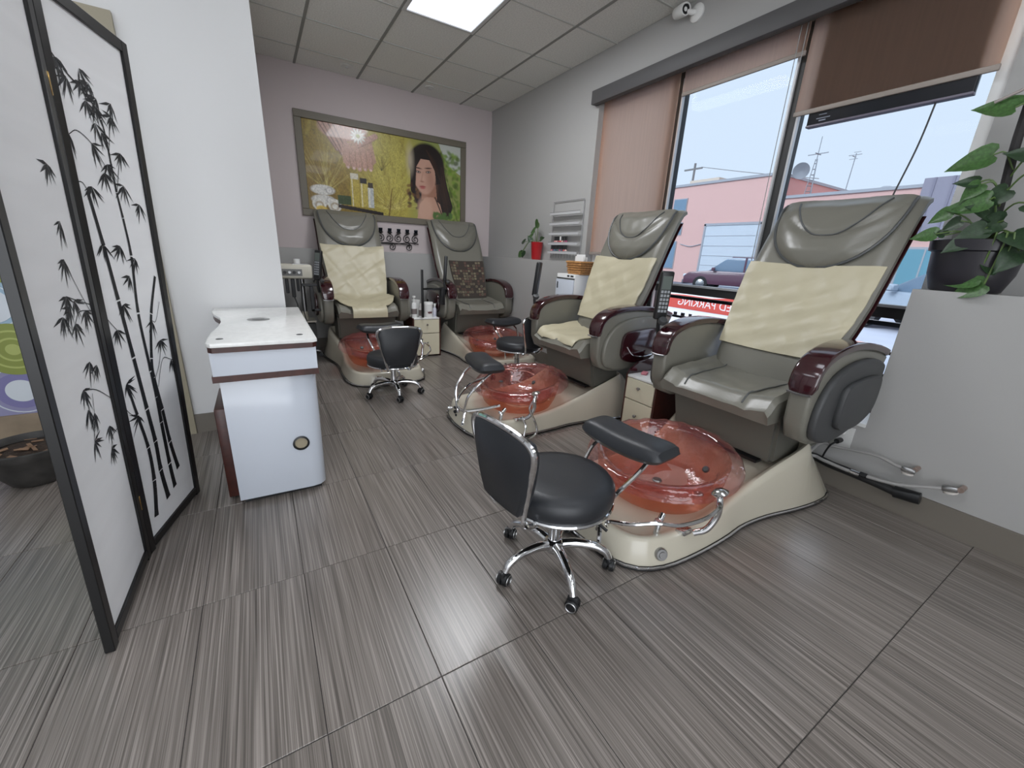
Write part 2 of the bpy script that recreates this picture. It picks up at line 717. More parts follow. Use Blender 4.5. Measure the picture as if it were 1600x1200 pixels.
# walls
structure(boxes('wall_right', [((XR, YF, 0), (3.06, 0.716, 1.115)), ((XR, 0.716, 0), (3.06, 3.30, 0.40)), ((XR, 3.30, 0), (3.06, YB + 0.1, 1.14)),
                               ((2.925, YF, 1.115), (3.06, 0.70, ZC + 0.03)), ((XU, 3.30, 1.14), (3.06, YB + 0.1, ZC + 0.03)),
                               ((XU, 0.70, 2.56), (3.06, 3.30, ZC + 0.03))], WALLG), 'grey painted right wall with a ledge around the window', 'wall')
structure(box('wall_back', (0.125, YB, 1.14), (XU, YB + 0.1, ZC + 0.03), WALLP), 'blush painted back wall behind the poster', 'wall')
structure(box('trim_1', (0.125, YBL, 0), (XR, YB + 0.1, 1.14), WALLG), 'grey half-height ledge wall under the poster', 'wall')
structure(box('wall_left', (-0.46, 3.06, 0), (0.125, YB + 0.1, ZC + 0.03), WALL), 'white wall block beside the folding screen', 'wall')
structure(boxes('wall_side', [((XL, 3.06, 2.19), (-0.46, 3.5, ZC + 0.03)), ((XL - 0.1, YF, 0), (XL, 3.5, ZC + 0.03))], WALL), 'white wall above and left of the patterned partition', 'wall')
structure(boxes('trim_2', [((-0.56, 3.03, 0), (-0.458, 3.24, 2.19)), ((XL, 3.03, 2.10), (-0.56, 3.24, 2.19))], mat('beige_casing', (150, 142, 122), 0.45)), 'beige opening casing behind the folding screen', 'trim')
structure(box('light_blocking_wall', (0.75, YF - 0.1, 0), (XU + 0.22, YF, ZC + 0.03), WALL), 'white unseen wall added behind the camera to block front light', 'wall')  # added behind the camera to block part of the open front's light
structure(box('baseboard_left', (-0.457, 3.045, 0), (0.125, 3.06, 0.12), BASEB), 'taupe baseboard of the white wall block', 'baseboard')
structure(box('baseboard_right', (XR - 0.015, YF, 0), (XR, YBL, 0.135), BASEB), 'taupe baseboard along the right wall', 'baseboard')
structure(box('baseboard_back', (0.125, YBL - 0.015, 0), (XR, YBL, 0.12), BASEB), 'taupe baseboard along the back wall', 'baseboard')

# patterned partition in the opening on the left
pt = thing('patterned_partition', 'partition printed with blue, purple and green circles behind the screen', 'partition', (-1.58, 3.2, 0))
bands = [((0.20, 0.555), (136, 134, 166)), ((0.58, 0.925), (146, 172, 190)), ((0.95, 1.40), (140, 184, 176)), ((1.42, 2.10), (150, 170, 186))]
for k, ((a, b), c) in enumerate(bands):
    box('panel', (-1.02, 0, a), (1.02, 0.03, b), mat('partition_band_%d' % k, c, 0.35), pt)
boxes('rail', [((-1.02, -0.004, 0.555), (1.02, 0.03, 0.58)), ((-1.02, -0.004, 0.925), (1.02, 0.03, 0.95)), ((-1.02, -0.004, 1.40), (1.02, 0.03, 1.42))], mat('partition_rail', (96, 98, 76), 0.5), pt)
box('plinth', (-1.02, -0.01, 0), (1.02, 0.03, 0.20), mat('beige_plinth', (140, 124, 104), 0.6, noise=(8, 0.15)), pt)


def disc_print(x, z, r0, r1, c, y):
    n = 40
    V, F = [], []
    for k in range(n):
        a = 2 * PI * k / n
        V += [(x + r0 * math.cos(a), y, z + r0 * math.sin(a)), (x + r1 * math.cos(a), y, z + r1 * math.sin(a)),
              (x + r0 * math.cos(a), y + 0.004, z + r0 * math.sin(a)), (x + r1 * math.cos(a), y + 0.004, z + r1 * math.sin(a))]
    for k in range(n):
        a, b = 4 * k, 4 * ((k + 1) % n)
        F += [(a, a + 1, b + 1, b), (a + 1, a + 3, b + 3, b + 1), (a + 2, a, b, b + 2)]
    pd('circle_print', V, F, mat('circle_%d_%d_%d' % c, c, 0.35), pt, smooth=False)


G1, G2, WH, PU = (126, 136, 62), (160, 168, 96), (200, 206, 212), (118, 114, 158)
_sets = []
for (x, z, s) in ((0.40, 0.567, 1.0), (0.46, 1.02, 0.75), (-0.3, 0.9, 1.0), (0.1, 1.6, 1.2), (-0.7, 0.5, 0.9), (0.75, 1.4, 1.0)):
    for q, (r0, r1, c) in enumerate(((0.001, 0.03, G2), (0.03, 0.055, G1), (0.055, 0.065, G2), (0.065, 0.095, G1), (0.095, 0.105, G2), (0.105, 0.14, G1))):
        disc_print(x, z, r0 * s, r1 * s, c, -0.006)
for (x, z, s, c1, c2) in ((0.38, 0.335, 1.0, PU, WH), (-0.1, 0.35, 1.1, PU, WH), (0.36, 0.80, 0.9, WH, WH), (0.8, 0.8, 1.1, WH, WH), (-0.2, 1.25, 1.0, PU, WH)):
    disc_print(x, z, 0.001, 0.062 * s, c2, -0.003)
    disc_print(x, z, 0.062 * s, 0.10 * s, c1, -0.003)
    disc_print(x, z, 0.122 * s, 0.127 * s, WH, -0.003)
for (x, z, r, c) in ((0.41, 0.455, 0.024, G1), (0.26, 0.49, 0.04, WH), (0.55, 0.48, 0.03, WH), (0.6, 0.3, 0.05, G2)):
    disc_print(x, z, 0.001, r, c, -0.003)

# ------------------------------------------------------------------ window
XG = 2.97
GLASS = mat_tint('window_glass', (0.436, 0.470, 0.506), 0.03, 0.0)
GLASS2 = mat_tint('clear_low_glass', (0.80, 0.83, 0.87), 0.05, 0.0)
win = structure(boxes('window_1', [((XG - 0.03, 0.75, 2.51), (XG + 0.05, 3.25, 2.56)), ((XG - 0.03, 0.75, 0.40), (XG + 0.05, 3.25, 0.43))], WINFR),
                'wide three-pane shop window with dark frame behind the pedicure chairs', 'window')
for a, b in ((0.70, 0.75), (3.25, 3.30)):
    box('jamb', (XG - 0.03, a, 0.40), (XG + 0.05, b, 2.56), WHITEM, win)
for y in (2.49, 1.60):
    box('mullion', (XG - 0.03, y - 0.026, 0.43), (XG + 0.05, y + 0.026, 2.51), WINFR, win)
    boxes('mullion_trim', [((XG - 0.045, y - 0.040, 0.43), (XG - 0.02, y - 0.028, 2.51)), ((XG - 0.045, y + 0.028, 0.43), (XG - 0.02, y + 0.040, 2.51))], ALU, win)
for a, b in ((0.75, 1.574), (1.626, 2.464), (2.516, 3.25)):
    box('rail', (XG - 0.028, a, 0.945), (XG + 0.045, b, 1.003), WINFR, win)
    box('rail_trim', (XG - 0.04, a, 1.003), (XG + 0.02, b, 1.018), ALU, win)
    box('pane', (XG + 0.008, a, 1.003), (XG + 0.012, b, 2.51), GLASS, win)
    box('pane', (XG + 0.008, a, 0.43), (XG + 0.012, b, 0.945), GLASS2, win)
structure(box('trim_3', (XR - 0.01, 0.716, 0.388), (XG - 0.03, 3.30, 0.406), WHITEM), 'white low window sill behind the pedicure chairs', 'window sill')

g = thing('window_guard', 'dark horizontal guard bars across the low window panes', 'guard rail', (3.11, 2.0, 0.0))
for z, r in ((0.90, 0.013), (0.735, 0.009), (0.60, 0.011), (0.555, 0.014)):
    box('bar', (-0.012, -1.30, z - r), (0.012, 1.30, z + r), WINFR, g)
boxes('post', [((-0.010, -1.30, -0.10), (0.010, -1.27, 0.92)), ((-0.010, 1.27, -0.10), (0.010, 1.30, 0.92))], WINFR, g)

# parking sign board outside, read from behind (mirrored)
sg = thing('parking_sign', 'white and red reserved parking banner seen mirrored through the low window', 'sign', (3.16, 2.0, 0.0))
SIGNW = mat_translucent('sign_white', (242, 240, 238), 0.8)
SIGNR = mat_translucent('sign_red', (236, 110, 100), 0.85)
curve_top = [(0.55, 0.91), (0.3, 0.92), (0.05, 0.915), (-0.15, 0.935), (-0.4, 0.95), (-0.62, 0.945)]


def sheet(name, poly, m):
    return pd(name, [(0, y, z) for y, z in poly], [tuple(range(len(poly)))], m, sg, smooth=False)


sheet('board', [(-0.62, 0.44), (0.55, 0.44), (0.55, 0.80), (-0.62, 0.80)], SIGNW)
sheet('backing', [(-0.62, 0.80), (0.55, 0.80)] + curve_top, SIGNW).location.x = 0.004


def cut_band():
    cu = bpy.data.curves.new('band_font', 'FONT')
    cu.body = 'RESERVED PARKING'
    cu.size = 0.088
    cu.align_x = 'CENTER'
    cu.align_y = 'CENTER'
    tmp = bpy.data.objects.new('band_tmp', cu)
    COL.objects.link(tmp)
    dg = bpy.context.evaluated_depsgraph_get()
    src = tmp.evaluated_get(dg).to_curve(dg)
    c2 = bpy.data.curves.new('band_curve', 'CURVE')
    for s0 in src.splines:
        loop = []
        bps = list(s0.bezier_points)
        for a in range(len(bps)):
            b0, b1 = bps[a], bps[(a + 1) % len(bps)]
            loop += interpolate_bezier(b0.co, b0.handle_right, b1.handle_left, b1.co, 6)[:-1]
        if len(loop) < 3:
            continue
        sp = c2.splines.new('POLY')
        sp.points.add(len(loop) - 1)
        for q, v in zip(sp.points, loop):
            q.co = (v.x, v.y, 0, 1)
        sp.use_cyclic_u = True
    bpy.data.objects.remove(tmp)
    c2.dimensions = '2D'
    c2.fill_mode = 'BOTH'
    sp = c2.splines.new('POLY')
    pts = [(-0.62, 0.80), (0.55, 0.80)] + curve_top
    sp.points.add(len(pts) - 1)
    for q, (y, z) in zip(sp.points, pts):
        q.co = (y + 0.03, z - 0.858, 0, 1)
    sp.use_cyclic_u = True
    ob = bpy.data.objects.new('band_tmp2', c2)
    COL.objects.link(ob)
    dg = bpy.context.evaluated_depsgraph_get()
    me = bpy.data.meshes.new_from_object(ob.evaluated_get(dg))
    bpy.data.objects.remove(ob)
    me.materials.clear()
    o = link('red_band', me, SIGNR, sg)
    o.matrix_local = Matrix(((0, 0, 1, 0.0), (1, 0, 0, -0.03), (0, 1, 0, 0.858), (0, 0, 0, 1)))


cut_band()
sheet('board_top', [(-0.62, 1.0)] + list(reversed(curve_top)) + [(0.55, 1.0)], SIGNW)
boxes('leg', [((0.006, -0.60, -0.12), (0.02, -0.58, 1.0)), ((0.006, 0.51, -0.12), (0.02, 0.53, 1.0))], STEEL, sg)
boxes('small_print', [((-0.003, y, 0.735), (-0.001, y + w, 0.765)) for y, w in ((0.35, 0.035), (0.27, 0.04), (0.20, 0.03), (0.06, 0.08), (-0.05, 0.06), (-0.2, 0.1))], mat('sign_print_dark', (90, 86, 88), 0.6), sg)

# blinds, fascia
tag(box('blind_fascia', (2.775, 0.60, 2.515), (2.838, 3.345, 2.625), FASCIA, bev=0.006), 'charcoal fascia box running above the roller blinds', 'blind fascia')
BLIND = mat_translucent('tan_blind_fabric', (242, 222, 208), 0.95, noise=(1.0, (2, 60, 3), 0.02))
for (y0, y1, z0, lab) in ((2.467, 3.292, 1.241, 'tan roller blind pulled almost fully down on the left window bay'),
                          (1.59, 2.43, 2.398, 'tan roller blind rolled nearly up on the middle window bay'),
                          (0.735, 1.57, 2.077, 'tan roller blind a third down over the hanging television')):
    t = thing('roller_blind', lab, 'blind', (2.895, (y0 + y1) / 2, z0), group='roller blinds')
    h = (y1 - y0) / 2
    box('fabric', (-0.0008, -h, 0.0), (0.0008, h, 2.555 - z0), BLIND, t)
    if z0 < 2.2 and y0 < 2:
        for dy in (0.02, 0.055):
            tube('cord', [(-0.03, h + dy, 2.53 - z0), (-0.03, h + dy, 1.9 - z0), (-0.03, h + dy - 0.003, 1.22 - z0)], 0.0022, mat('cord_grey', (150, 150, 150), 0.5), t, n=6)
    box('hem_bar', (-0.008, -h - 0.004, -0.022), (0.008, h + 0.004, 0.004), HEM, t, bev=0.004)
tv = thing('television', 'black flat television hung in the window behind the right blind', 'television', (2.922, 1.143, 1.987))
box('case', (-0.02, -0.35, 0.0), (0.02, 0.35, 0.53), mat('tv_black', (16, 18, 26), 0.3), tv, bev=0.008)
box('bezel_edge', (-0.024, -0.35, -0.004), (0.018, 0.35, 0.008), mat('tv_edge', (110, 104, 118), 0.35), tv, bev=0.003)
boxes('label_print', [((-0.0215, 0.23, 0.033), (-0.02, 0.30, 0.037)), ((-0.0215, 0.25, 0.052), (-0.02, 0.29, 0.055)), ((-0.0215, 0.25, 0.020), (-0.02, 0.285, 0.026))], mat('tv_label', (150, 156, 170), 0.5), tv)
tube('power_cable', [(0, -0.22, 0.004), (0.0, -0.20, -0.2), (0.004, -0.15, -0.48), (0.01, -0.12, -0.75), (0.01, -0.1, -0.97)], 0.004, BLACK, tv, n=6)
boxes('hanger', [((-0.004, -0.25, 0.52), (0.004, -0.24, 0.545)), ((-0.004, 0.24, 0.52), (0.004, 0.25, 0.545))], STEEL, tv)

# ------------------------------------------------------------------ outside
GZ = -0.12
PAVE = mat('pale_asphalt', (116, 122, 134), 0.9, noise=(0.6, 0.1))
structure(box('ground_outside', (3.06, -60, GZ - 0.2), (130, 110, GZ), PAVE), 'pale asphalt street outside the shop window', 'ground')


def mat_brick():
    m = bpy.data.materials.new('pink_brick')
    m.use_nodes = True
    nt = m.node_tree
    b = nt.nodes['Principled BSDF']
    tc = nt.nodes.new('ShaderNodeTexCoord')
    mp = nt.nodes.new('ShaderNodeMapping')
    mp.inputs['Rotation'].default_value = (PI / 2, 0, PI / 2)
    br = nt.nodes.new('ShaderNodeTexBrick')
    br.inputs['Color1'].default_value = (*lin((222, 166, 160)), 1)
    br.inputs['Color2'].default_value = (*lin((212, 156, 150)), 1)
    br.inputs['Mortar'].default_value = (*lin((226, 184, 176)), 1)
    br.inputs['Scale'].default_value = 4.0
    br.inputs['Mortar Size'].default_value = 0.02
    nt.links.new(tc.outputs['Object'], mp.inputs[0])
    nt.links.new(mp.outputs[0], br.inputs['Vector'])
    nt.links.new(br.outputs[0], b.inputs['Base Color'])
    b.inputs['Roughness'].default_value = 0.9
    return m


BRICK = mat_brick()
COPING = mat('metal_coping', (170, 172, 178), 0.5)
EWIN = mat('far_window_glass', (120, 146, 168), 0.1)
DOORG = mat('garage_door_pale', (206, 214, 222), 0.5)
b1 = thing('brick_building', 'pink brick building with white garage door across the street', 'building', (26, 18, GZ))
box('wall', (0, -3.86, 0), (30, 14, 6.35), BRICK, b1)
boxes('coping', [((-0.08, -3.94, 6.35), (0.5, 14, 6.5)), ((0.5, -3.94, 6.35), (30, -3.6, 6.5))], COPING, b1)
gd = box('garage_door', (-0.06, -3.4, 0), (-0.01, 0.2, 3.75), DOORG, b1)
for z in (0.62, 1.24, 1.86, 2.48, 3.1):
    box('door_panel_line', (-0.075, -3.4, z), (-0.05, 0.2, z + 0.03), COPING, gd)
boxes('door_frame', [((-0.1, -3.5, 0), (-0.01, -3.4, 3.85)), ((-0.1, 0.2, 0), (-0.01, 0.32, 3.85)), ((-0.1, -3.5, 3.75), (-0.01, 0.32, 3.9))], COPING, b1)
for (y, z, w, h) in ((2.55, 4.75, 1.1, 0.85), (2.6, 3.2, 1.0, 0.85), (2.9, 0.9, 1.1, 1.9), (5.0, 4.75, 1.1, 0.85)):
    wi = box('window', (-0.05, y - w / 2, z), (-0.005, y + w / 2, z + h), COPING, b1)
    box('pane', (-0.07, y - w / 2 + 0.06, z + 0.06), (-0.045, y + w / 2 - 0.06, z + h - 0.06), EWIN, wi)
boxes('roof_unit', [((3, 2.0, 6.35), (5, 4.4, 7.3))], mat('roof_unit_cream', (206, 200, 186), 0.7), b1)
tube('conduit', [(-0.05, 2.0, 2.6), (-0.05, 1.2, 2.45), (-0.05, 0.4, 2.6)], 0.03, COPING, b1, n=6)
b2 = thing('annex_building', 'lower pink brick annex with grey cladding right of the garage building', 'building', (25.6, 4, GZ))
box('wall', (0, -2.8, 0), (20, 9.7, 5.0), BRICK, b2)
box('wall_far', (0, -30, 0), (20, -2.8, 4.6), mat('grey_cladding_far', (176, 178, 190), 0.7), b2)
box('coping', (-0.08, -2.8, 5.0), (0.5, 9.7, 5.14), COPING, b2)
box('cladding', (-0.12, -1.6, 2.9), (-0.01, 3.6, 5.35), mat('lilac_grey_cladding', (150, 146, 160), 0.6), b2)
for k in range(9):
    box('cladding_rib', (-0.15, -1.6 + k * 0.6, 2.9), (-0.11, -1.52 + k * 0.6, 5.35), mat('cladding_rib_grey', (136, 132, 148), 0.6), b2)
for (y, z, w, h) in ((2.8, 0.0, 1.7, 2.5), (0.6, 0.3, 1.4, 2.2)):
    wi = box('window', (-0.06, y - w / 2, z), (-0.005, y + w / 2, z + h), COPING, b2)
    box('pane', (-0.08, y - w / 2 + 0.1, z + 0.1), (-0.05, y + w / 2 - 0.1, z + h - 0.1), mat('far_door_glass', (110, 160, 176), 0.1), wi)
    box('mullion', (-0.09, y - 0.03, z + 0.1), (-0.07, y + 0.03, z + h - 0.1), COPING, wi)
box('notice', (-0.05, 4.6, 1.2), (-0.005, 5.1, 1.9), mat('notice_white', (220, 224, 232), 0.6), b2)
lathe('roof_vent', [(0.35, 0), (0.35, 0.2), (0.42, 0.25), (0.42, 0.4), (0.2, 0.55), (0, 0.56)], COPING, b2, 12, loc=(2.5, 5.8, 5.0))

AER = mat('galvanised_mast', (150, 154, 160), 0.5, metal=0.4)
t = thing('antenna_tower', 'lattice antenna tower rising above the annex roof', 'antenna', (27.0, 12.9, GZ + 5.0))
mb = [tube_data([(0.22 * math.cos(a) * 1, 0.22 * math.sin(a), 0), (0.05 * math.cos(a), 0.05 * math.sin(a), 2.1)], 0.022, 5) for a in (0, 2.1, 4.2)]
multi('leg', mb, AER, t)
for k in range(7):
    z = 0.2 + 0.28 * k
    r = 0.22 - 0.17 * z / 2.1
    multi('rung', [tube_data([(r * math.cos(a), r * math.sin(a), z), (r * math.cos(a + 2.1), r * math.sin(a + 2.1), z)], 0.014, 4) for a in (0, 2.1, 4.2)], AER, t)
tube('mast', [(0, 0, 2.0), (0, 0, 3.2)], 0.02, AER, t, n=5, straight=True)
boxes('aerial', [((-0.02, -0.5, 2.34), (0.02, 0.5, 2.38)), ((-0.3, -0.02, 2.34), (0.3, 0.02, 2.38))], AER, t)
t = thing('aerial_pole', 'slim rooftop television aerial pole on the annex', 'antenna', (27.0, 11.15, GZ + 5.0))
tube('mast', [(0, 0, 0), (0, -0.06, 2.1)], 0.022, AER, t, n=5, straight=True)
boxes('aerial', [((-0.015, -0.32, 2.02), (0.015, 0.25, 2.05)), ((-0.015, -0.18, 1.84), (0.015, 0.18, 1.86)), ((-0.2, -0.02, 1.95), (0.2, 0.02, 1.97)), ((-0.015, -0.25, 2.15), (0.015, 0.05, 2.17))], AER, t)
t = thing('satellite_dish', 'round satellite dish on the garage building roof edge', 'dish', (27.2, 14.0, GZ + 6.4))
lathe('reflector', [(0.0, 0.0), (0.2, 0.02), (0.42, 0.09), (0.43, 0.1), (0.2, 0.05), (0.0, 0.03)], AER, t, 20, loc=(0, -0.35, 0.25), rot=(0, -PI / 2 - 0.2, 0.2))
tube('bracket', [(0, -0.2, -0.05), (0.05, -0.35, 0.25)], 0.03, AER, t, n=6, straight=True)
t = thing('utility_pole', 'utility pole with crossarm behind the garage building', 'pole', (40, 30.6, GZ))
tube('post', [(0, 0, 0), (0, 0, 11.2)], 0.11, mat('pole_grey', (130, 132, 132), 0.8), t, n=8, straight=True)
boxes('crossarm', [((-0.06, -0.9, 10.6), (0.06, 1.2, 10.75))], mat('pole_grey', (130, 132, 132)), t)
tube('wire', [(0, -0.8, 10.75), (0, -6, 9.6), (0, -12, 8.4)], 0.03, mat('pole_grey', (130, 132, 132)), t, n=5)


def car(name, label, loc, rotz, paint, suv, group=None):
    t = thing(name, label, 'car', loc, rotz, group)
    H, L, W = (1.68, 4.6, 0.93) if suv else (1.45, 4.5, 0.9)
    hood = 1.02 if suv else 0.92
    low = [(-L / 2, 0.35), (-L / 2, 0.95), (-L / 2 + 0.1, hood), (0.95, hood), (L / 2 - 0.25, hood - 0.12), (L / 2, hood - 0.32), (L / 2, 0.35)]
    prism('body', low, 'y', -W, W, paint, t, bev=0.06, seg=2)
    top = [(-L / 2 + 0.12, hood - 0.02), (-L / 2 + (0.35 if suv else 0.8), H - 0.06), (-L / 2 + 0.7 + (0 if suv else .4), H), (0.1, H), (0.35, H - 0.06), (1.15, hood - 0.02)]
    prism('cabin', top, 'y', -W + 0.12, W - 0.12, mat('car_glass', (120, 140, 160), 0.08), t, bev=0.05)
    boxes('roof', [((-L / 2 + 0.75, -W + 0.16, H - 0.03), (0.15, W - 0.16, H + 0.03))], paint, t, bev=0.02)
    boxes('pillar', [((-0.55, s * (W - 0.115) - 0.015, hood - 0.02), (-0.47, s * (W - 0.115) + 0.015, H)) for s in (-1, 1)], paint, t)
    box('bumper', (L / 2 - 0.05, -W + 0.05, 0.3), (L / 2 + 0.07, W - 0.05, 0.52), mat('car_lower_grey', (110, 112, 120), 0.5), t, bev=0.03)
    gr = boxes('grille', [((L / 2 - 0.02, -0.62, z), (L / 2 + 0.05, 0.62, z + 0.035)) for z in (0.60, 0.675, 0.75)], CHROME, t)
    boxes('headlight', [((L / 2 - 0.16, s * 0.75 - 0.16, 0.64), (L / 2 + 0.03, s * 0.75 + 0.16, 0.8)) for s in (-1, 1)], mat('headlight', (225, 230, 236), 0.1), t, bev=0.03)
    box('number_plate', (L / 2 + 0.05, -0.26, 0.40), (L / 2 + 0.085, 0.26, 0.53), WHITEM, t)
    boxes('mirror', [((0.75, s * (W + 0.1) - 0.1, hood), (0.9, s * (W + 0.1) + 0.1, hood + 0.16)) for s in (-1, 1)], paint, t, bev=0.03)
    for x in (-1.35, 1.4):
        for s in (-1, 1):
            w = lathe('wheel', [(0.0, -0.11), (0.24, -0.11), (0.36, -0.1), (0.37, 0), (0.36, 0.1), (0.24, 0.11), (0, 0.11)], RUBBER, t, 20, loc=(x, s * (W - 0.1), 0.37), rot=(PI / 2, 0, 0))
            lathe('hub', [(0.0, -0.125), (0.2, -0.122), (0.23, -0.1), (0.23, 0.1), (0.2, 0.122), (0, 0.125)], STEEL, w, 12)
    return t


car('parked_car', 'dark maroon sport utility vehicle parked before the white garage door', (20.4, 12.1, GZ), PI / 2 + 0.25, mat('maroon_car_paint', (96, 62, 78), 0.2, coat=0.5), True)
car('parked_car', 'pale silver sedan partly hidden behind the front pedicure chair', (13.2, 2.6, GZ), PI / 2 - 0.3, mat('silver_car_paint', (178, 190, 204), 0.25, coat=0.5), False)

# ================================================================== PEDICURE CHAIRS
OUT_HALF = [(1.625, 0.0), (1.618, 0.10), (1.605, 0.19), (1.575, 0.26), (1.52, 0.312), (1.42, 0.345), (1.25, 0.356), (1.05, 0.352), (0.88, 0.338), (0.70, 0.352),
            (0.50, 0.39), (0.33, 0.41), (0.20, 0.405), (0.13, 0.36), (0.11, 0.25), (0.105, 0.0)]


def base_outline(n=80):
    full = OUT_HALF + [(x, -y) for x, y in reversed(OUT_HALF[1:-1])]
    c = catmull([(x, y, 0) for x, y in full], 6, True)
    # symmetric resample by arc length
    d = [0.0]
    for i in range(len(c)):
        d.append(d[-1] + (c[(i + 1) % len(c)] - c[i]).length)
    L = d[-1]
    out = []
    for k in range(n):
        s = L * k / n
        i = max(j for j in range(len(c)) if d[j] <= s + 1e-9)
        f = (s - d[i]) / max(1e-9, d[i + 1] - d[i])
        out.append(c[i].lerp(c[(i + 1) % len(c)], f))
    return out


def zridge(x):
    return interp(x, [0.1, 0.3, 0.45, 0.62, 0.78, 0.92, 1.1, 1.3, 1.62], [0.38, 0.375, 0.345, 0.265, 0.195, 0.155, 0.128, 0.118, 0.125])


BACK_PATH = [(0.385, 0.60), (0.345, 0.70), (0.215, 0.93), (0.105, 1.15), (0.005, 1.33), (-0.085, 1.475), (-0.135, 1.54), (-0.175, 1.562)]
BACK_HALF = [0.27, 0.29, 0.315, 0.33, 0.335, 0.335, 0.335, 0.338]


def path2(pts, n=40):
    c = catmull([(p[0], 0, p[1]) for p in pts], 10)
    d = [0.0]
    for i in range(len(c) - 1):
        d.append(d[-1] + (c[i + 1] - c[i]).length)

    def at(u):
        s = u * d[-1]
        i = 0
        while i < len(c) - 2 and d[i + 1] < s:
            i += 1
        f = (s - d[i]) / max(1e-9, d[i + 1] - d[i])
        p = c[i].lerp(c[i + 1], f)
        a, b = c[max(0, i - 1)], c[min(len(c) - 1, i + 2)]
        t = (b - a).normalized()
        return p, Vector((t.z, 0, -t.x))
    return at


BACK_AT = path2(BACK_PATH)


def back_pt(u, v, off):
    """u 0..1 up the back, v -1..1 across, off from the padded front surface"""
    p, n = BACK_AT(u)
    hw = interp(u * 7, list(range(8)), BACK_HALF)
    top_round = 1.0 - 0.03 * sstep(0.9, 1.0, u) * (abs(v) < 0.9)
    bow = 0.030 * abs(v) ** 2.2
    y = hw * v * top_round
    q = p + n * (off + bow - 0.012 * sstep(0.85, 1.0, abs(v)))
    return Vector((q.x, y, q.z))


def wr(a, b, s=0.0):
    cr = (1 - abs(math.sin(a * 6.1 + b * 8.3 + s))) ** 6 * 0.55 - (1 - abs(math.sin(a * 9.7 - b * 5.9 + 2.3 * s))) ** 7 * 0.45
    return cr + math.sin(a * 11.3 + s) * math.sin(b * 7.1 + 1.7 * s) * 0.5 + math.sin(a * 23.7 - b * 9.0 + s) * 0.3 + math.sin(b * 19.0 + a * 5 + 2 * s) * 0.2


def cover_on_back(name, u0, u1, v0, v1, parent, m, seed, flare=0.0, wrk=0.006):
    def pt(u, v, off):
        uu = u0 + (u1 - u0) * u
        vv = (v0 + (v1 - v0) * v)
        vv *= 1.0 - flare * (1 - u)
        wa = wrk * wr(u * 1.3, v * 1.6, seed) * (0.4 + 0.6 * math.sin(PI * min(1, u * 1.1)))
        return back_pt(uu, vv, off + wa)
    return grid_solid(name, 44, 40, lambda u, v: pt(u, v, 0.011), lambda u, v: pt(u, v, 0.003), m, parent)


ARM_TOP = [(0.772, 0.675), (0.768, 0.735), (0.74, 0.79), (0.675, 0.835), (0.56, 0.866), (0.42, 0.876), (0.26, 0.865), (0.12, 0.842), (0.02, 0.815)]


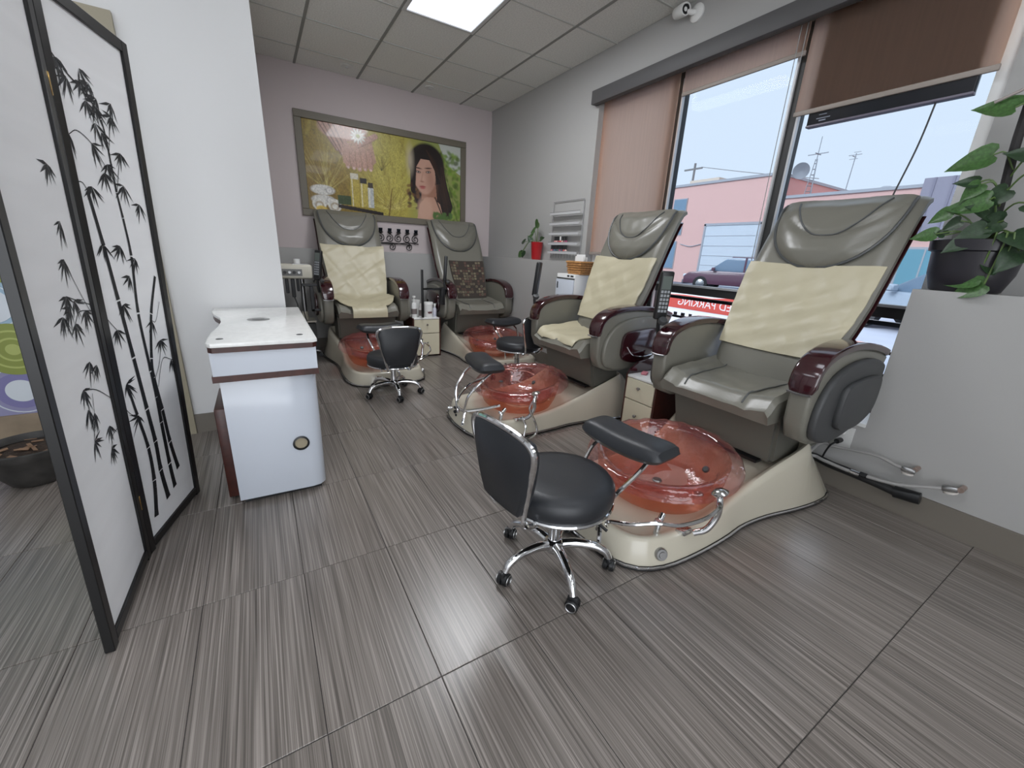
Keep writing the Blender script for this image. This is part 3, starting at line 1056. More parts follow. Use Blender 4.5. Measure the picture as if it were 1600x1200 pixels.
def arm_parts(t, s, pod_mat, tray_mat, tray_arc):
    """one armrest; s = +1 left, -1 right"""
    top = catmull([(x, 0, z) for x, z in ARM_TOP], 4)
    y0, y1 = 0.325, 0.428
    body = [(p.x - 0.012 * (1 if p.x > 0.7 else 0), p.z - 0.032) for p in top[1:]]
    low = [(0.08, 0.66), (0.13, 0.56), (0.21, 0.48), (0.36, 0.425), (0.52, 0.405), (0.64, 0.415), (0.72, 0.45), (0.755, 0.53), (0.76, 0.63)]
    ya, yb = (y0 + 0.006, y1 - 0.006) if s > 0 else (-y1 + 0.006, -y0 - 0.006)
    prism('armrest', body + low, 'y', ya, yb, OLIVE, t, bev=0.018, seg=3)
    # lacquered cap swept along the arch
    at = path2(ARM_TOP)
    V, F = [], []
    sec = []
    for a in range(16):
        th = 2 * PI * a / 16
        cx, cz = math.cos(th), math.sin(th)
        sec.append((math.copysign(abs(cx) ** 0.28, cx) * 0.055, math.copysign(abs(cz) ** 0.40, cz) * 0.018))
    N = 34
    for i in range(N + 1):
        p, n = at(i / N)
        k = 1.0 if 0 < i < N else 0.8
        for (w, h) in sec:
            q = p + n * (h - 0.017) * (-1) ** 0
            V.append((q.x, s * ((y0 + y1) / 2) + w * k, q.z))
    for i in range(N):
        for a in range(16):
            b = (a + 1) % 16
            F.append((i * 16 + a, i * 16 + b, (i + 1) * 16 + b, (i + 1) * 16 + a))
    F.append(tuple(range(16)))
    F.append(tuple(N * 16 + a for a in range(16)))
    pd('arm_cap', V, F, BURG, t)
    # outer padded pod
    pod = [(0.70, 0.47), (0.725, 0.56), (0.70, 0.66), (0.62, 0.745), (0.48, 0.79), (0.30, 0.80), (0.17, 0.775), (0.12, 0.735), (0.15, 0.60), (0.24, 0.485), (0.40, 0.43), (0.58, 0.425)]
    ya, yb = (y1 - 0.01, y1 + 0.026) if s > 0 else (-y1 - 0.026, -y1 + 0.01)
    pc = [(p.x, p.z) for p in catmull([(a, 0, b) for a, b in pod], 3, True)]
    prism('arm_pod', pc, 'y', ya, yb, pod_mat, t, bev=0.014, seg=3)
    tr = [(0.56, 0.51), (0.575, 0.60), (0.55, 0.69), (0.42, 0.715), (0.26, 0.72), (0.20, 0.70), (0.19, 0.60), (0.22, 0.53), (0.32, 0.485), (0.45, 0.475)]
    ya, yb = (y1 + 0.022, y1 + 0.052) if s > 0 else (-y1 - 0.052, -y1 - 0.022)
    tp = prism('arm_tray', [(p.x, p.z) for p in catmull([(a, 0, b) for a, b in tr], 3, True)], 'y', ya, yb, tray_mat, t, bev=0.010, seg=2)
    if tray_arc:
        yy = s * (y1 + 0.055)
        tube('tray_trim', [(0.54, yy, 0.60), (0.47, yy, 0.535), (0.35, yy, 0.515), (0.23, yy, 0.54), (0.17, yy, 0.60)], 0.004, CHROME, tp, n=6)
    yy0, yy1 = (y0 + 0.004, y1 - 0.004)
    tube('arm_piping', [(0.775, s * yy0, 0.672), (0.777, s * (yy0 + yy1) / 2, 0.668), (0.775, s * yy1, 0.672)], 0.005, STEEL, t, n=6)


def pedicure_chair(label, loc, rotz, spec):
    t = thing('pedicure_chair', label, 'pedicure chair', loc, rotz, 'pedicure spa chairs')
    global BACK_AT
    BACK_AT = path2([(x + spec.get('upright', 0.0) * (z - 0.6), z) for x, z in BACK_PATH])
    # moulded tub base
    ol = base_outline(80)
    n = len(ol)
    nrm = []
    for i in range(n):
        d = (ol[(i + 1) % n] - ol[(i - 1) % n]).normalized()
        nrm.append(Vector((-d.y, d.x, 0)))
    cen = Vector((0.9, 0, 0))
    for i in range(n):
        if nrm[i].dot(cen - ol[i]) < 0:
            nrm[i] = -nrm[i]
    rings = [(0.0, 0, 0.0), (0.0, 0, 0.03), (0.55, 0.018, 0), (0.86, 0.027, 0), (0.965, 0.036, 0), (1.0, 0.048, 0), (0.975, 0.064, 0), (0.84, 0.086, 0), (0.76, 0.108, 0), (0.76, 0.15, 0)]
    V, F = [], []
    for (fz, ins, za) in rings:
        for i in range(n):
            p = ol[i] + nrm[i] * ins
            rear = sstep(0.50, 0.12, ol[i].x) if ol[i].x < 0.5 else 0.0
            p = p + Vector((0.22 * rear * (fz ** 1.3), 0, 0)) * (1 if fz > 0 else 0)
            p.y *= 1.0 - 0.20 * rear * fz
            V.append((p.x, p.y, za if fz == 0 else zridge(p.x) * fz))
    R = len(rings)
    for r in range(R - 1):
        for i in range(n):
            j = (i + 1) % n
            F.append((r * n + i, r * n + j, (r + 1) * n + j, (r + 1) * n + i))
    o = (R - 1) * n
    F.append((o, o + 1, o + n - 1))
    for i in range(1, n // 2 - 1):
        F.append((o + i, o + i + 1, o + n - i - 1, o + n - i))
    F.append((o + n // 2 - 1, o + n // 2, o + n // 2 + 1))
    pd('tub_base', V, F, CREAM, t)
    trim = [(p - nrm[i] * 0.004) + Vector((0, 0, 0.013)) for i, p in enumerate(ol)]
    v, f = tube_data(trim, 0.010, 8, True)
    pd('rubber_bumper', v, f, RUBBER, t)
    trim = [(p - nrm[i] * 0.010) + Vector((0, 0, 0.020)) for i, p in enumerate(ol)]
    v, f = tube_data(trim, 0.005, 6, True)
    pd('bumper_trim', v, f, CHROME, t)

    # foot basin
    cx, A, B = 1.11, 0.36, 0.372
    prof = [(0.0, 0.150), (0.3, 0.150), (0.52, 0.152), (0.62, 0.165), (0.68, 0.20), (0.715, 0.245), (0.75, 0.283), (0.80, 0.305), (0.86, 0.310), (0.92, 0.306), (0.965, 0.292), (0.99, 0.278), (1.0, 0.262)]
    N = 72
    V, F = [], []
    for (r, z) in prof:
        for k in range(N):
            th = 2 * PI * k / N
            c, s_ = math.cos(th), math.sin(th)
            rr = r * (1.0 - 0.05 * (c > 0) * c * c)
            x = cx + A * rr * c
            y = B * rr * s_
            lift = -0.045 * c * sstep(0.6, 0.85, r)
            rip = 0.0045 * math.sin(22 * th) * sstep(0.66, 0.9, r) * sstep(0.1, -0.4, c) if c < 0.1 else 0
            V.append((x, y, z + lift + rip))
    for j in range(len(prof) - 1):
        for k in range(N):
            k2 = (k + 1) % N
            F.append((j * N + k, j * N + k2, (j + 1) * N + k2, (j + 1) * N + k))
    F.append(tuple(range(N)))
    bas = pd('foot_basin', V, F, PINK, t)
    V, F = [], []
    for (r, z) in ((0.84, 0.295), (0.81, 0.22), (0.76, 0.16), (0.68, 0.115), (0.3, 0.105)):
        for k in range(N):
            th = 2 * PI * k / N
            c, s_ = math.cos(th), math.sin(th)
            V.append((cx + A * r * c * 0.98, B * r * s_, z - 0.04 * c * sstep(0.6, 0.85, r)))
    for j in range(4):
        for k in range(N):
            k2 = (k + 1) % N
            F.append((j * N + k, j * N + k2, (j + 1) * N + k2, (j + 1) * N + k))
    pd('basin_shell', V, F, ORANGE, t)
    lathe('drain', [(0.0, 0.004), (0.02, 0.004), (0.024, 0.0), (0.024, -0.004)], STEEL, bas, 16, loc=(cx + 0.02, 0.02, 0.153))
    for k, (jx, jy) in enumerate(((cx - 0.21, 0.12), (cx - 0.21, -0.12), (cx + 0.02, 0.245), (cx + 0.02, -0.245))):
        lathe('basin_jet', [(0.0, 0.006), (0.012, 0.006), (0.018, 0.0), (0.018, -0.004)], CHAR, bas, 12, loc=(jx, jy, 0.205), rot=(0, 0.9 if k < 2 else 0, 0))

    # seat box
    bm = bmesh.new()
    z0, z1 = 0.245, 0.53
    vv = []
    for (x0, x1, hw, z) in ((0.16, 0.635, 0.285, z0), (0.10, 0.70, 0.30, z1)):
        vv.append([bm.verts.new(p) for p in ((x0, -hw, z), (x1, -hw, z), (x1, hw, z), (x0, hw, z))])
    bm.faces.new(vv[0])
    bm.faces.new(vv[1])
    for i in range(4):
        j = (i + 1) % 4
        bm.faces.new((vv[0][i], vv[0][j], vv[1][j], vv[1][i]))
    bmesh.ops.recalc_face_normals(bm, faces=bm.faces)
    bmesh.ops.bevel(bm, geom=list(bm.edges), offset=0.016, segments=2, affect='EDGES')
    bm_link('seat_skirt', bm, OLIVE_D, t, True)
    box('seat_rail', (0.60, -0.23, 0.236), (0.665, 0.23, 0.25), BLACK, t)

    # seat cushion
    def seat_top(u, v):
        x = 0.30 + 0.515 * u
        y = -0.30 + 0.60 * v
        e = abs(2 * v - 1)
        z = 0.612 - 0.02 * u + 0.06 * e ** 3 * (1 - 0.55 * u) - 0.055 * sstep(0.86, 1.0, u) - 0.03 * sstep(0.93, 1.0, e)
        z += 0.004 * wr(u, v, 0.7 + spec['seed'])
        z += -0.010 * math.exp(-((e - 0.62) / 0.05) ** 2) * (u > 0.15)
        return (x, y, z)

    def seat_bot(u, v):
        return (0.30 + 0.49 * u, -0.295 + 0.59 * v, 0.49)
    grid_solid('seat_cushion', 24, 28, seat_top, seat_bot, OLIVE, t)
    for s in (-1, 1):
        pts = []
        for k in range(12):
            u = 0.05 + 0.9 * k / 11
            p = seat_top(u, 0.5 + s * 0.31 * (1 - 0.15 * u))
            pts.append((p[0], p[1], p[2] + 0.003))
        tube('seat_piping', pts, 0.004, PIPING, t, n=6, per=2)

    # backrest with headrest pillow
    def edge(v):
        return 0.30 + 0.70 * (1 - abs(v) ** 6) ** 0.5
    grid_solid('backrest', 36, 24, lambda u, v: back_pt(u, 2 * v - 1, -0.045 + 0.045 * edge(2 * v - 1) * (1 - 0.5 * sstep(0.95, 1, u))),
               lambda u, v: back_pt(u, 2 * v - 1, -0.045 - 0.04 * edge(2 * v - 1)), OLIVE, t)
    grid_solid('back_shell', 24, 12, lambda u, v: back_pt(0.10 + 0.80 * u, (2 * v - 1) * 1.03, -0.075), lambda u, v: back_pt(0.12 + 0.76 * u, (2 * v - 1) * 0.85, -0.135), BURG, t)
    # D-shaped pillow
    U0, U1 = 0.585, 0.955

    def wid(s):
        return 0.90 * (1 - (1 - s) ** 2.6) ** 0.5 if s < 1 else 0.90

    def pil(s, v, off):
        u = U0 + (U1 - U0) * s
        w = max(0.02, wid(s))
        b = (1 - abs(v) ** 4) * (min(1, s * 5) ** 0.5) * (1 - 0.55 * sstep(0.8, 1.0, s))
        groove = 0.012 * math.exp(-(((s - 0.42 - 0.55 * (abs(v) ** 2.5)) / 0.035) ** 2))
        return back_pt(u, w * v, off + 0.055 * b - groove * (s > 0.2) + 0.002 * wr(s, v, 3.1))
    pl = grid_solid('headrest_pillow', 30, 30, lambda s, v: pil(max(0.004, s), 2 * v - 1, 0.006), lambda s, v: back_pt(U0 + (U1 - U0) * s, max(0.02, wid(max(0.004, s))) * (2 * v - 1), -0.02), OLIVE, t)
    rim = [pil(s, -1, 0.010) for s in np.linspace(0.98, 0.02, 22)] + [pil(s, 1, 0.010) for s in np.linspace(0.02, 0.98, 22)]
    v, f = tube_data(rim, 0.0075, 6)
    pd('pillow_piping', v, f, PIPING, pl)
    seam = [pil(0.42 + 0.55 * abs(q) ** 2.5, q * 0.62 / max(0.62, wid(0.42 + 0.55 * abs(q) ** 2.5)) * 1.05, 0.009) for q in np.linspace(-0.98, 0.98, 34)]
    v, f = tube_data(seam, 0.0045, 6)
    pd('pillow_seam', v, f, PIPING, pl)
    # lower seam of backrest
    # covers
    if spec['cover'] == 'back':
        cover_on_back('back_cover', 0.13, 0.60, -0.99, 0.99, t, COVER, 0.4, 0.02, 0.010)
    elif spec['cover'] == 'back_seat':
        cover_on_back('back_cover', 0.10, 0.60, -0.97, 0.97, t, COVER, 2.2, 0.05, 0.008)

        def sc(u, v, off):
            p = seat_top(0.02 + 0.93 * u, 0.05 + 0.82 * v - 0.10 * u * (v > 0.5) * (v - 0.5))
            return (p[0] + 0.012 * math.sin(9 * v) * (u > 0.9), p[1], p[2] + off + 0.005 * wr(u, v, 5.0))
        grid_solid('seat_cover', 18, 18, lambda u, v: sc(u, v, 0.013), lambda u, v: sc(u, v, 0.006), COVER, t)
    elif spec['cover'] == 'long':
        at = path2([(0.845, 0.50), (0.842, 0.56), (0.80, 0.598), (0.70, 0.618), (0.52, 0.63), (0.41, 0.66), (0.352, 0.73), (0.235, 0.935), (0.125, 1.155), (0.11, 1.18)])

        def lc(u, v, off):
            p, nn = at(u)
            hw = interp(u, [0, 0.12, 0.121, 0.2, 0.32, 0.42, 0.6, 1.0], [0.17, 0.17, 0.19, 0.27, 0.325, 0.27, 0.30, 0.335])
            e = 2 * v - 1
            q = p + nn * (off + (0.03 * abs(e) ** 2.2 if u > 0.4 else 0.05 * abs(e) ** 2 * sstep(0.12, 0.3, u)) + 0.013 * wr(u * 1.5, v, 1.1) * sstep(0.0, 0.15, u))
            return (q.x, e * hw, q.z)
        grid_solid('long_cover', 70, 40, lambda u, v: lc(u, v, 0.012), lambda u, v: lc(u, v, 0.004), COVER, t)
    elif spec['cover'] == 'pattern':
        cl = cover_on_back('patterned_cloth', 0.03, 0.47, -0.52, 0.90, t, mat('dark_patterned_cloth', (58, 50, 44), 0.8), 1.0, 0.0, 0.003)
        sq, sq2 = [], []
        rs = random.Random(4)
        for a in range(13):
            for b in range(12):
                if rs.random() < 0.35:
                    continue
                u = 0.045 + 0.415 * (a + 0.5) / 13
                v = -0.50 + 1.38 * (b + 0.5) / 12
                du, dv = 0.012, 0.044
                (sq if rs.random() < 0.55 else sq2).append((u, v, du, dv, rs.random() < 0.5))
        for nm, lst, c in (('square_print', sq, (120, 112, 92)), ('block_print', sq2, (94, 70, 62))):
            V, F = [], []
            for (u, v, du, dv, hollow) in lst:
                rr = [(-1, -1), (1, -1), (1, 1), (-1, 1)]
                o = len(V)
                for k in (1.0, 0.5):
                    V += [back_pt(u + a * du * k, v + b * dv * k, 0.0165) for a, b in rr]
                for k in range(4):
                    F.append((o + k, o + (k + 1) % 4, o + 4 + (k + 1) % 4, o + 4 + k))
                if not hollow:
                    F.append((o + 4, o + 5, o + 6, o + 7))
            pd(nm, V, F, mat(nm + '_ink', c, 0.8), cl, smooth=False)['kind'] = 'stuff'
    # arms
    for s in (1, -1):
        arm_parts(t, s, OLIVE if spec['pod'] == 'olive' else CHAR, BURG if spec['tray'] == 'burgundy' else CHAR, spec['tray'] == 'burgundy')

    # leg rest pad on chrome arms
    px, py, pz = spec.get('pad', (1.465, 0.09, 0.455))
    yaw = spec.get('pad_yaw', 0.10)

    def pad(u, v, top):
        e1, e2 = 2 * u - 1, 2 * v - 1
        k = (1 - abs(e1) ** 5) ** 0.4
        k2 = (1 - abs(e2) ** 4) ** 0.5
        x = 0.092 * e2 * (0.72 + 0.28 * k)
        y = 0.20 * e1
        z = (0.052 * k2 * k if top else -0.03 * k2 * k) + 0.020 * e1 * e1
        return (px + x * math.cos(yaw) - y * math.sin(yaw), py + x * math.sin(yaw) + y * math.cos(yaw), pz + z)
    grid_solid('leg_rest_pad', 26, 16, lambda u, v: pad(u, v, True), lambda u, v: pad(u, v, False), BLACKV, t)
    for s in (1, -1):
        tube('leg_rest_arm', [(px, py + s * 0.12, pz - 0.02), (px + 0.07, py + s * 0.13, pz - 0.06), (px + 0.155, py + s * 0.10, pz - 0.16), (px + 0.17, py + s * 0.07, pz - 0.26), (px + 0.165, py + s * 0.05, 0.12)], 0.009, CHROME, t, n=8)
    tube('leg_rest_lever', [(px + 0.165, py + 0.06, 0.16), (px + 0.19, py + 0.09, 0.12), (px + 0.20, py + 0.10, 0.09)], 0.010, CHROME, t, n=8)
    # hand shower, hose, tap, buttons
    fa = tube('hand_shower', [(1.30, 0.352, 0.13), (1.27, 0.385, 0.16), (1.245, 0.40, 0.22), (1.25, 0.405, 0.27), (1.235, 0.39, 0.30)], 0.013, CHROME, t, n=10)
    lathe('shower_head', [(0.0, 0.0), (0.03, 0.004), (0.034, 0.012), (0.02, 0.024), (0.0, 0.026)], CHROME, fa, 16, loc=(1.225, 0.385, 0.305), rot=(0.3, 0.2, 0))
    box('shower_mount', (-0.028, -0.022, -0.012), (0.028, 0.022, 0.012), CHROME, fa, bev=0.006, loc=(1.315, 0.318, 0.122), rot=(0.3, 0, 0))
    if spec['hose'] == 'front':
        hp = [(1.24, 0.395, 0.285), (1.29, 0.425, 0.29), (1.38, 0.43, 0.275), (1.48, 0.40, 0.26), (1.56, 0.36, 0.27), (1.63, 0.30, 0.25), (1.66, 0.22, 0.22), (1.64, 0.20, 0.18)]
    else:
        hp = [(1.30, 0.352, 0.15), (1.31, 0.41, 0.10), (1.33, 0.43, 0.04), (1.28, 0.43, 0.02), (1.23, 0.43, 0.06), (1.25, 0.42, 0.14), (1.28, 0.40, 0.22), (1.25, 0.40, 0.28)]
    tube('shower_hose', hp, 0.0075, CHROME, t, n=8)
    if spec['hose'] != 'front':
        tube('towel_hose', [(1.36, -0.10, 0.30), (1.52, -0.04, 0.28), (1.63, 0.02, 0.20), (1.62, 0.08, 0.15), (1.52, 0.14, 0.16), (1.40, 0.22, 0.20)], 0.010, CHROME, t, n=8)
    tp = tube('tap', [(1.42, 0.265, 0.11), (1.41, 0.265, 0.16), (1.38, 0.255, 0.185)], 0.013, CHROME, t, n=10)
    lathe('tap_knob', [(0.0, 0.012), (0.014, 0.012), (0.018, 0.0)], CHROME, tp, 14, loc=(1.42, 0.265, 0.165))
    jet = lathe('air_button', [(0.0, 0.010), (0.012, 0.010), (0.014, 0.006), (0.022, 0.006), (0.026, 0.0), (0.026, -0.01)], STEEL, t, 20, loc=(1.455, 0.332, 0.068), rot=(-1.25, 0, -0.45))
    lathe('drain_valve', [(0.0, 0.035), (0.014, 0.034), (0.018, 0.02), (0.012, 0.016), (0.012, 0.0)], CHROME, t, 14, loc=(1.598, -0.14, 0.085), rot=(0, 1.45, -0.3))
    # remote control on the right arm
    q = spec['remote']
    st = tube('remote_stalk', [(0.70, -0.445, 0.74), (0.71, -0.452, 0.80), (0.715, -0.452, 0.865)], 0.012, BLACK, t, n=8)
    rm = box('remote_control', (-0.018, -0.036, 0.0), (0.018, 0.036, 0.275), BLACK, t, bev=0.010, seg=3, loc=(0.715, -0.452, 0.86), rot=(q[1], q[2], q[0]))
    box('remote_screen', (0.0175, -0.026, 0.175), (0.0195, 0.026, 0.25), mat('lcd_grey', (96, 104, 100), 0.2), rm)
    boxes('remote_key', [((0.0175, -0.024 + c * 0.018, 0.045 + r * 0.022), (0.0205, -0.011 + c * 0.018, 0.060 + r * 0.022)) for r in range(6) for c in range(3)], mat('key_grey', (150, 154, 158), 0.5), rm)
    lathe('remote_knob', [(0.0, 0.03), (0.022, 0.028), (0.028, 0.015), (0.024, 0.0)], CHAR, st, 16, loc=(0.72, -0.425, 0.845), rot=(-0.6, 0.4, 0))
    if spec.get('tray_stand'):
        ts = box('tray_post', (0.70, -0.725, 0.46), (0.722, -0.70, 0.98), BLACK, t, bev=0.004)
        v, f = tube_data([(0.72 + 0.075 * math.cos(a), -0.60 + 0.105 * math.sin(a), 0.775) for a in np.linspace(0, 2 * PI, 29)[:-1]], 0.007, 6, True)
        pd('tray_ring', v, f, BLACK, ts)
        tube('tray_arm', [(0.72, -0.50, 0.775), (0.715, -0.44, 0.76), (0.68, -0.43, 0.72)], 0.012, BLACK, ts, n=8)
        box('tray_clamp', (0.66, -0.50, 0.60), (0.74, -0.455, 0.79), BLACK, ts, bev=0.006)
    if spec.get('bracket'):
        br = boxes('tray_bracket', [((0.70, -0.60, 0.80), (0.74, -0.46, 0.825)), ((0.70, -0.53, 0.56), (0.74, -0.50, 0.80)), ((0.70, -0.53, 0.56), (0.74, -0.45, 0.585))], BLACK, t, bev=0.004)
        tube('bracket_cord', [(0.72, -0.60, 0.80), (0.73, -0.605, 0.62), (0.72, -0.58, 0.44), (0.71, -0.56, 0.42)], 0.005, BLACK, br, n=6)
    if spec.get('marks'):
        boxes('control_sticker', [((1.594, -0.085 + dy, 0.105 + dz), (1.612, -0.062 + dy, 0.122 + dz)) for dy, dz in ((0, 0), (0.02, -0.02), (-0.005, -0.035), (0.025, -0.05))], BLACK, t, bev=0.003)
    return t


pedicure_chair('front pedicure chair with cream cover on the back only, nearest the camera', (2.70, 1.14, 0), PI,
               dict(cover='back', pod='char', tray='char', hose='front', remote=(1.05, 0.0, 0.08), seed=0.0))
pedicure_chair('second pedicure chair with cream covers on back and seat beside the window', (2.70, 2.45, 0), PI,
               dict(cover='back_seat', pod='olive', tray='burgundy', hose='loop', remote=(-0.9, 0.0, -0.10), seed=1.3, marks=True, pad_yaw=-0.15, upright=0.13))
pedicure_chair('back-left pedicure chair with one long cream cover from back to seat', (0.93, 5.14, 0), -PI / 2,
               dict(cover='long', pod='olive', tray='burgundy', hose='front', remote=(-0.8, -0.06, -0.12), seed=2.1, bracket=True, pad=(1.40, -0.04, 0.475)))
pedicure_chair('corner pedicure chair with dark patterned cloth on its back', (2.23, 5.12, 0), -PI / 2,
               dict(cover='pattern', pod='olive', tray='burgundy', hose='front', remote=(1.2, 0.03, 0.06), seed=3.4, tray_stand=True, pad=(1.34, -0.03, 0.47)))

# ================================================================== STOOLS
def stool(label, loc, face, base_rot, dz=0.0):
    t = thing('pedicure_stool', label, 'stool', loc, face, 'black and chrome pedicure stools')
    b = lathe('hub', [(0.0, 0.125), (0.028, 0.125), (0.04, 0.115), (0.04, 0.085), (0.03, 0.07), (0.0, 0.07)], CHROME, t, 24)
    for k in range(5):
        a = base_rot - face + 2 * PI * k / 5
        c, s = math.cos(a), math.sin(a)
        pts = [(0.02 * c, 0.02 * s, 0.10), (0.08 * c, 0.08 * s, 0.112), (0.15 * c, 0.15 * s, 0.108), (0.20 * c, 0.20 * s, 0.088), (0.221 * c, 0.221 * s, 0.055)]
        path = catmull(pts, 5)
        v, f = tube_data(path, 0.017, 10, False, [0.021 - 0.007 * i / (len(path) - 1) for i in range(len(path))])
        leg = pd('leg', v, f, CHROME, t)
        th = a + 0.5 + 0.35 * k
        cs = lathe('caster', [(0.0, -0.022), (0.018, -0.022), (0.024, -0.018), (0.025, -0.004), (0.012, -0.002), (0.012, 0.002), (0.025, 0.004), (0.024, 0.018), (0.018, 0.022), (0.0, 0.022)], BLACK, t, 20,
                   loc=(0.225 * c, 0.225 * s, 0.026), rot=(PI / 2, 0, th))
        v, f = tube_data([(0.0185 * math.cos(q), 0.0185 * math.sin(q), 0.0225) for q in np.linspace(0, 2 * PI, 19)[:-1]], 0.0022, 5, True)
        v2, f2 = tube_data([(0.0185 * math.cos(q), 0.0185 * math.sin(q), -0.0225) for q in np.linspace(0, 2 * PI, 19)[:-1]], 0.0022, 5, True)
        multi('wheel_ring', [(v, f), (v2, f2)], STEEL, cs)
        box('caster_hood', (-0.02, -0.010, 0.0), (0.02, 0.010, 0.032), BLACK, cs, bev=0.006, rot=(-PI / 2, 0, 0))
    lathe('gas_lift', [(0.0, 0.12), (0.024, 0.12), (0.024, 0.22), (0.017, 0.222), (0.017, 0.305 + dz), (0.0, 0.305 + dz)], CHROME, t, 20)
    box('mechanism', (-0.09, -0.06, 0.295), (0.09, 0.06, 0.318), BLACK, t, bev=0.006)
    tube('lever', [(0.02, -0.05, 0.30), (0.05, -0.14, 0.275), (0.07, -0.19, 0.25)], 0.006, BLACK, t, n=6)
    v, f = tube_data([(0.198 * math.cos(q), 0.198 * math.sin(q), 0.322) for q in np.linspace(0, 2 * PI, 49)[:-1]], 0.009, 8, True)
    pd('seat_ring', v, f, CHROME, t)
    lathe('seat', [(0.0, 0.315), (0.19, 0.318), (0.202, 0.335), (0.207, 0.362), (0.203, 0.39), (0.19, 0.405), (0.15, 0.412), (0.08, 0.410), (0.0, 0.409)], BLACKV, t, 48)
    # back: chrome loop and padded plate
    B = [(x, y, (z - 0.315) * 0.92 + 0.315) for x, y, z in [(-0.13, -0.075, 0.315), (-0.20, -0.085, 0.315), (-0.245, -0.095, 0.36), (-0.265, -0.13, 0.50), (-0.28, -0.165, 0.64), (-0.283, -0.145, 0.685), (-0.284, -0.08, 0.70), (-0.284, 0.0, 0.702)]]
    full = B + [(x, -y, z) for x, y, z in reversed(B[:-1])]
    tube('back_frame', full, 0.010, CHROME, t, n=8, per=5)
    bm = bmesh.new()
    poly = [(-0.075, 0.385), (0.075, 0.385), (0.105, 0.41), (0.135, 0.50), (0.155, 0.62), (0.145, 0.665), (0.11, 0.685), (-0.11, 0.685), (-0.145, 0.665), (-0.155, 0.62), (-0.135, 0.50), (-0.105, 0.41)]
    pp = catmull([(y, z, 0) for y, z in poly], 3, True)
    V, F = [], []
    n = len(pp)
    for (off, k) in ((-0.018, 0.94), (-0.012, 1.0), (0.008, 1.0), (0.026, 0.96), (0.034, 0.80), (0.036, 0.0)):
        for p in pp:
            y = p.x * k
            z = 0.525 + (p.y - 0.54) * k * 0.94
            V.append((-0.262 - 0.07 * (z - 0.45) + off + 0.10 * y * y * 2 - 0.004, y, z))
    for r in range(5):
        for i in range(n):
            F.append((r * n + i, r * n + (i + 1) % n, (r + 1) * n + (i + 1) % n, (r + 1) * n + i))
    F.append(tuple(range(n)))
    pd('back_pad', V, F, BLACKV, t)
    bm.free()
    if dz:
        for ch in t.children:
            if ch.name.split('.')[0] in ('mechanism', 'lever', 'seat_ring', 'seat', 'back_frame', 'back_pad'):
                ch.location.z += dz
    return t


stool('black stool with chrome star base in the foreground, before the front chair', (0.875, 1.035, 0), 0.10, PI)
stool('black stool with its back to the camera before the long-covered chair', (0.87, 3.30, 0), PI / 2 - 0.05, -PI / 2 - 0.06, -0.05)
stool('black stool half hidden behind the second pedicure chair', (2.05, 3.235, 0), PI / 2 + 0.1, 0.2)


# ================================================================== NIGHTSTANDS
def nightstand(label, loc, rotz, w, h, gallery):
    t = thing('drawer_cabinet', label, 'drawer cabinet', loc, rotz, 'small two-drawer cabinets')
    d = 0.36
    boxes('side_panel', [((-w / 2, 0, 0), (-w / 2 + 0.015, d, h + (0.0 if not gallery else 0.0))), ((w / 2 - 0.015, 0, 0), (w / 2, d, h))], DKWOOD, t)
    boxes('back_panel', [((-w / 2 + 0.015, d - 0.012, 0.01), (w / 2 - 0.015, d, h))], DKWOOD, t)
    if gallery:
        g = [(0.0, h), (0.02, h + 0.03), (0.10, h + 0.075), (0.20, h + 0.085), (d, h + 0.09), (d, h)]
        prism('gallery_side', g, 'x', -w / 2, -w / 2 + 0.015, BURG, t, smooth=False)
        prism('gallery_side', g, 'x', w / 2 - 0.015, w / 2, BURG, t, smooth=False)
    box('top', (-w / 2 + 0.015, -0.004, h - 0.016), (w / 2 - 0.015, d - 0.012, h), WHITEM, t, bev=0.003)
    box('bottom', (-w / 2 + 0.015, 0.01, 0.012), (w / 2 - 0.015, d - 0.012, 0.03), DKWOOD, t)
    zs = ((0.02, h * 0.60), (h * 0.615, h - 0.02))
    for a, b in zs:
        dr = box('drawer', (-w / 2 + 0.017, -0.006, a), (w / 2 - 0.017, 0.012, b), CABCREAM, t, bev=0.002, seg=1)
        box('drawer_box', (-w / 2 + 0.03, 0.012, a + 0.02), (w / 2 - 0.03, d - 0.03, b - 0.03), CABCREAM, dr)
        lathe('knob', [(0.0, 0.022), (0.009, 0.021), (0.012, 0.015), (0.006, 0.008), (0.006, 0.0)], STEEL, dr, 14, loc=(0, -0.006, (a + b) / 2 + 0.02), rot=(PI / 2, 0, 0))
    return t


nightstand('cream two-drawer cabinet holding lotion bottles between the back chairs', (1.575, 4.44, 0), 0, 0.33, 0.45, False)
nightstand('cream two-drawer cabinet with burgundy rim between the window chairs', (2.12, 1.765, 0), -PI / 2, 0.27, 0.43, True)

LBL = mat('grey_label', (120, 110, 108), 0.6)


def bottle(name, label, prof, capprof, loc, m, mc, labelz=None, r=0.03):
    t = thing(name, label, 'bottle' if name != 'cream_jar' else 'jar', loc, group='lotion containers on the back cabinet')
    lathe('body', prof, m, t, 20)
    lathe('cap', capprof, mc, t, 16)
    if labelz:
        lathe('label_print', [(r + 0.0006, labelz[0]), (r + 0.0006, labelz[1])], LBL, t, 20, cap=False)
    return t


